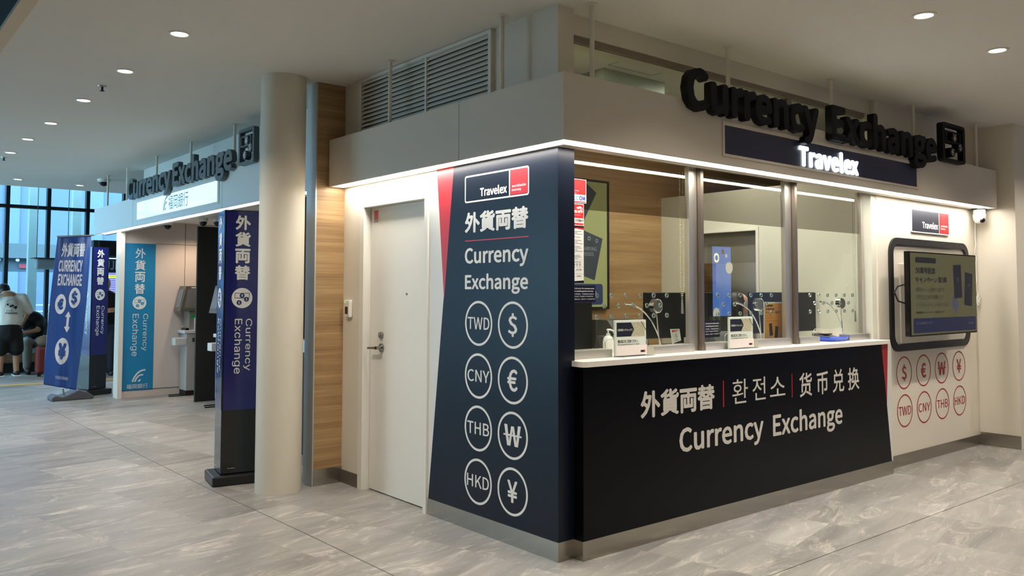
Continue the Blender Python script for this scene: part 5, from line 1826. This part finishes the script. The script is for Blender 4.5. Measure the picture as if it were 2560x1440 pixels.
blob([((X, 13.01, .80), .175, (X, 13.01, .70), .17, (1.1, 1.0, 1)), ((X - .09, 13.0, .74), .125, (X - .11, 13.0, .46), .12), ((X + .09, 13.0, .74), .125, (X + .12, 13.0, .46), .12)], 0.02, 'shorts', mat('shorts_black', '#0d0c0d', 0.85), mn)
blob([((X - .057, 13.20, 1.485), .093, (X - .06, 13.22, 1.495), .089), ((X - .06, 13.30, 1.47), .05, (X - .06, 13.35, 1.455), .04, (1, 1, .4))], 0.014, 'cap', mat('cap_black', '#101013', 0.8), mn)
blob([((X - .05, 13.18, 1.44), .080, (X - .05, 13.19, 1.47), .089)], 0.014, 'hair', M_hair, mn)
blob([((X + .14, 12.96, .055), .05, (X + .13, 13.16, .045), .042, (1, 1, .9)), ((X - .10, 12.96, .055), .05, (X - .12, 13.16, .045), .042, (1, 1, .9))], 0.014, 'sneakers', M_black, mn)
MB().box((X + .085, 12.905, 0.0), (X + .19, 13.20, 0.025)).box((X - .16, 12.905, 0.0), (X - .05, 13.20, 0.025)).build('shoe_sole', M_print, mn, bevel=0.01)
SP = lambda u, v, d: (u, 12.845 - d + 0.30 * max(0, v - 1.15) + 2.0 * (u - X) ** 2, v)
L = MB()
L.text(SP, 'Gone', (X + .00 - .06, 1.105, X + .02, 1.135), 0.004)
L.text(SP, 'FISHING', (X - .075, 1.060, X + .105, 1.088), 0.004, bold=0.04)
L.ring(SP, [(X + .015 + .095 * math.cos(a * PI / 18), 1.21 + .095 * math.sin(a * PI / 18)) for a in range(-2, 21)], [(X + .015 + .091 * math.cos(a * PI / 18), 1.21 + .091 * math.sin(a * PI / 18)) for a in range(-2, 21)], 0.004)
random.seed(4)
for k in range(14):
    a_ = random.uniform(0, 1)
    cx_, cz_ = X - .08 + .17 * a_, 1.25 - .09 * a_ + random.uniform(-.02, .02)
    rr = random.uniform(.008, .02)
    L.prism(SP, [(cx_ + rr * (1 + .5 * math.sin(3 * i + k)) * math.cos(i * 1.05), cz_ + rr * math.sin(i * 1.05)) for i in range(6)], 0.004)
L.build('shirt_print', mat('shirt_ink', '#1b1f24', 0.8), mn)

# seated person bent forward
sp = thing('person', 'seated person in a black T-shirt and grey trousers leaning forward on the bench', 'person', (-0.2, 13.55, 0))
X = -0.14
blob([((X - .05, 13.6, .60), .14, (X - .02, 13.52, .85), .14, (1.1, .9, 1)), ((X - .02, 13.52, .85), .14, (X - .10, 13.42, .98), .12, (1.2, .9, 1)), ((X - .14, 13.38, 1.02), .05, (X - .19, 13.34, 1.06), .05),
      ((X - .22, 13.32, 1.07), .09, (X - .24, 13.31, 1.05), .085), ((X + .04, 13.42, .94), .055, (X - .02, 13.22, .76), .045), ((X - .02, 13.22, .76), .043, (X - .24, 13.18, .72), .032),
      ((X - .12, 13.56, .52), .09, (X - .18, 13.2, .52), .075), ((X + .08, 13.56, .52), .09, (X + .02, 13.2, .52), .075),
      ((X - .18, 13.2, .50), .06, (X - .18, 13.2, .08), .045), ((X + .02, 13.2, .50), .06, (X + .02, 13.2, .08), .045), ((X - .18, 13.2, .05), .04, (X - .18, 13.05, .04), .038), ((X + .02, 13.2, .05), .04, (X + .02, 13.05, .04), .038)]
     + hand((X - .27, 13.17, .71), (-1, -.2, 0)), 0.017, 'body', M_skin, sp)
blob([((X - .05, 13.6, .63), .165, (X - .01, 13.52, .85), .165, (1.1, .95, 1)), ((X - .01, 13.52, .85), .165, (X - .08, 13.42, .96), .14, (1.2, .95, 1)), ((X + .05, 13.42, .93), .08, (X + .02, 13.28, .81), .078), ((X - .16, 13.4, .93), .08, (X - .22, 13.28, .83), .075)], 0.02, 'tshirt', mat('shirt_black', '#0c0c0e', 0.85), sp)
blob([((X - .12, 13.58, .53), .12, (X - .18, 13.2, .53), .095), ((X + .08, 13.58, .53), .12, (X + .02, 13.2, .53), .095), ((X - .18, 13.2, .50), .085, (X - .18, 13.2, .12), .065), ((X + .02, 13.2, .50), .085, (X + .02, 13.2, .12), .065)], 0.02, 'trousers', mat('trouser_grey', '#6b6a64', 0.85), sp)
blob([((X - .215, 13.34, 1.09), .098, (X - .22, 13.35, 1.08), .096)], 0.014, 'hair', M_hair, sp)
blob([((X - .18, 13.2, .05), .05, (X - .18, 13.03, .045), .045), ((X + .02, 13.2, .05), .05, (X + .02, 13.03, .045), .045)], 0.016, 'shoes', M_black, sp)

sp.location.y += 0.12
# person at the gate in black top and jeans, seen from behind
gp = thing('person', 'person in a black top and dark jeans standing behind the far totem', 'person', (0.62, 12.2, 0))
X, Y = 0.66, 12.2
blob([((X - .09, Y, .08), .045, (X - .09, Y, .5), .06), ((X - .09, Y, .5), .06, (X - .08, Y, .88), .085), ((X + .09, Y, .08), .045, (X + .09, Y, .5), .06), ((X + .09, Y, .5), .06, (X + .08, Y, .88), .085),
      ((X - .09, Y, .05), .04, (X - .09, Y + .12, .04), .036), ((X + .09, Y, .05), .04, (X + .09, Y - .12, .04), .036),
      ((X, Y, .90), .13, (X, Y, 1.34), .13, (1.2, .8, 1)), ((X, Y, 1.42), .05, (X, Y, 1.5), .05), ((X - .02, Y - .01, 1.55), .088, (X - .02, Y - .01, 1.585), .09),
      ((X + .19, Y, 1.33), .055, (X + .24, Y - .05, 1.10), .045), ((X + .24, Y - .05, 1.10), .045, (X + .06, Y - .22, 1.14), .034), ((X - .19, Y, 1.33), .055, (X - .23, Y - .05, 1.10), .045), ((X - .23, Y - .05, 1.10), .045, (X - .05, Y - .22, 1.12), .034)]
     + hand((X + .02, Y - .24, 1.14), (-1, -.3, 0)) + hand((X - .03, Y - .24, 1.10), (1, -.3, 0)), 0.017, 'body', M_skin, gp)
blob([((X, Y, .92), .155, (X, Y, 1.32), .155, (1.2, .85, 1)), ((X + .17, Y, 1.34), .085, (X + .235, Y - .04, 1.17), .08), ((X - .17, Y, 1.34), .085, (X - .235, Y - .04, 1.17), .08)], 0.02, 'top', MATS['shirt_black'], gp)
blob([((X, Y, .88), .145, (X, Y, .82), .15, (1.15, .85, 1)), ((X - .08, Y, .84), .11, (X - .09, Y, .10), .078), ((X + .08, Y, .84), .11, (X + .09, Y, .10), .078)], 0.02, 'jeans', mat('jeans_blue', '#232c3d', 0.85), gp)
blob([((X - .02, Y + .015, 1.56), .098, (X - .02, Y + .02, 1.60), .096), ((X - .02, Y + .05, 1.5), .07, (X - .02, Y + .05, 1.45), .05)], 0.015, 'hair', M_hair, gp)
blob([((X - .09, Y - .02, .05), .05, (X - .09, Y + .13, .045), .045), ((X + .09, Y + .02, .05), .05, (X + .09, Y - .13, .045), .045)], 0.016, 'shoes', M_black, gp)

# clerk behind the monitor
ck = thing('person', 'clerk with long black hair sitting behind the badge monitor', 'person', (2.985, 0.98, 0.45))
X, Y = 2.985, 0.98
blob([((X, Y + .02, .635), .15, (X, Y, 1.0), .14, (1.2, .8, 1)), ((X, Y, 1.0), .14, (X, Y, 1.10), .12, (1.35, .8, 1)), ((X, Y, 1.15), .045, (X, Y - .01, 1.24), .045),
      ((X, Y - .02, 1.31), .075, (X, Y - .02, 1.365), .085), ((X, Y - .095, 1.325), .012, (X, Y - .105, 1.31), .014), ((X, Y - .085, 1.285), .02, (X, Y - .085, 1.28), .02),
      ((X - .18, Y, 1.08), .05, (X - .22, Y - .12, .88), .042), ((X - .22, Y - .12, .88), .04, (X - .08, Y - .28, .84), .03), ((X + .18, Y, 1.08), .05, (X + .22, Y - .12, .88), .042), ((X + .22, Y - .12, .88), .04, (X + .08, Y - .28, .84), .03)]
     + hand((X - .05, Y - .3, .84), (.5, -1, 0)) + hand((X + .05, Y - .3, .84), (-.5, -1, 0)), 0.012, 'body', mat('skin_light', '#cfa286', 0.5), ck)
blob([((X, Y + .02, .655), .17, (X, Y, 1.0), .16, (1.2, .85, 1)), ((X, Y, 1.0), .16, (X, Y, 1.09), .125, (1.4, .85, 1)), ((X - .18, Y, 1.07), .07, (X - .22, Y - .10, .90), .06), ((X + .18, Y, 1.07), .07, (X + .22, Y - .10, .90), .06)], 0.018, 'jacket', mat('jacket_navy', '#14161f', 0.8), ck)
blob([((X, Y + .01, 1.36), .105, (X, Y + .03, 1.33), .10), ((X - .075, Y - .005, 1.34), .045, (X - .10, Y, 1.05), .05), ((X + .075, Y - .005, 1.34), .045, (X + .10, Y, 1.05), .05), ((X, Y + .07, 1.30), .08, (X, Y + .09, 1.05), .09, (1.2, .8, 1))], 0.012, 'hair', M_hair, ck)
MB().sphere((X - .03, Y - .098, 1.345), 0.009, (1.4, .6, .7), 6).sphere((X + .03, Y - .098, 1.345), 0.009, (1.4, .6, .7), 6).build('eyes', M_blackg, ck)
MB().box((X - .022, Y - .106, 1.278), (X + .022, Y - .098, 1.286)).build('lips', mat('lips', '#a4605a', 0.5), ck)
ck.rotation_euler = (0, 0, math.radians(42))
oc = thing('office_chair', 'dark office chair under the clerk', 'chair', (2.985, 1.02, 0))
MB().box((2.76, 0.80, 0.40), (3.21, 1.22, 0.47)).build('seat', M_dgrey, oc, bevel=0.02)
MB().box((2.79, 1.20, 0.55), (3.18, 1.25, 1.0)).build('backrest', M_dgrey, oc, bevel=0.02)
MB().cyl((2.985, 1.01, 0.06), (2.985, 1.01, 0.40), 0.025, 12).build('gas_lift', M_black, oc)
MB().box((2.70, 0.98, 0.0), (3.27, 1.04, 0.06)).box((2.955, 0.73, 0.0), (3.015, 1.30, 0.06)).build('star_base', M_black, oc)

# signage screen across the hall: seen as a reflection in the middle counter pane
ss = thing('signage_screen', 'tall blue flower signage screen across the hall, mirrored in the middle counter pane', 'display', (8.5, -5.05, 0))
SF = lambda u, v, d: (u, -5.0 + d, v)
MB().box((8.22, -5.08, 0.0), (8.77, -5.0, 2.24)).build('cabinet', M_dgrey, ss)
MB().prism(SF, [(8.245, 0.95), (8.75, 0.95), (8.75, 2.21), (8.245, 2.21)], 0.001).build('screen', mat('signage_blue', '#3c6fd0', 0.4, emit='#5f92ea', es=2.6), ss)
b = MB()
for k in range(14):
    a_ = 2 * PI * k / 14
    b.prism(SF, circ(8.355 + 0.055 * math.cos(a_), 2.02 + 0.065 * math.sin(a_), 0.022, 8), 0.003)
b.prism(SF, circ(8.70, 1.86, 0.10, 24), 0.003).prism(SF, circ(8.34, 1.10, 0.09, 20), 0.003).prism(SF, circ(8.62, 2.06, 0.035, 6), 0.004)
b.build('pale_flowers', mat('signage_pale', '#e8e6c8', 0.4, emit='#ece9cf', es=2.8), ss)
MB().prism(SF, [(8.53 + 0.065 * (1 if i % 2 == 0 else .5) * math.cos(PI * i / 5 + .3), 2.13 + 0.065 * (1 if i % 2 == 0 else .5) * math.sin(PI * i / 5 + .3)) for i in range(10)], 0.003).build('red_flower', mat('signage_red', '#8b3040', 0.4, emit='#a0404c', es=1.5), ss)
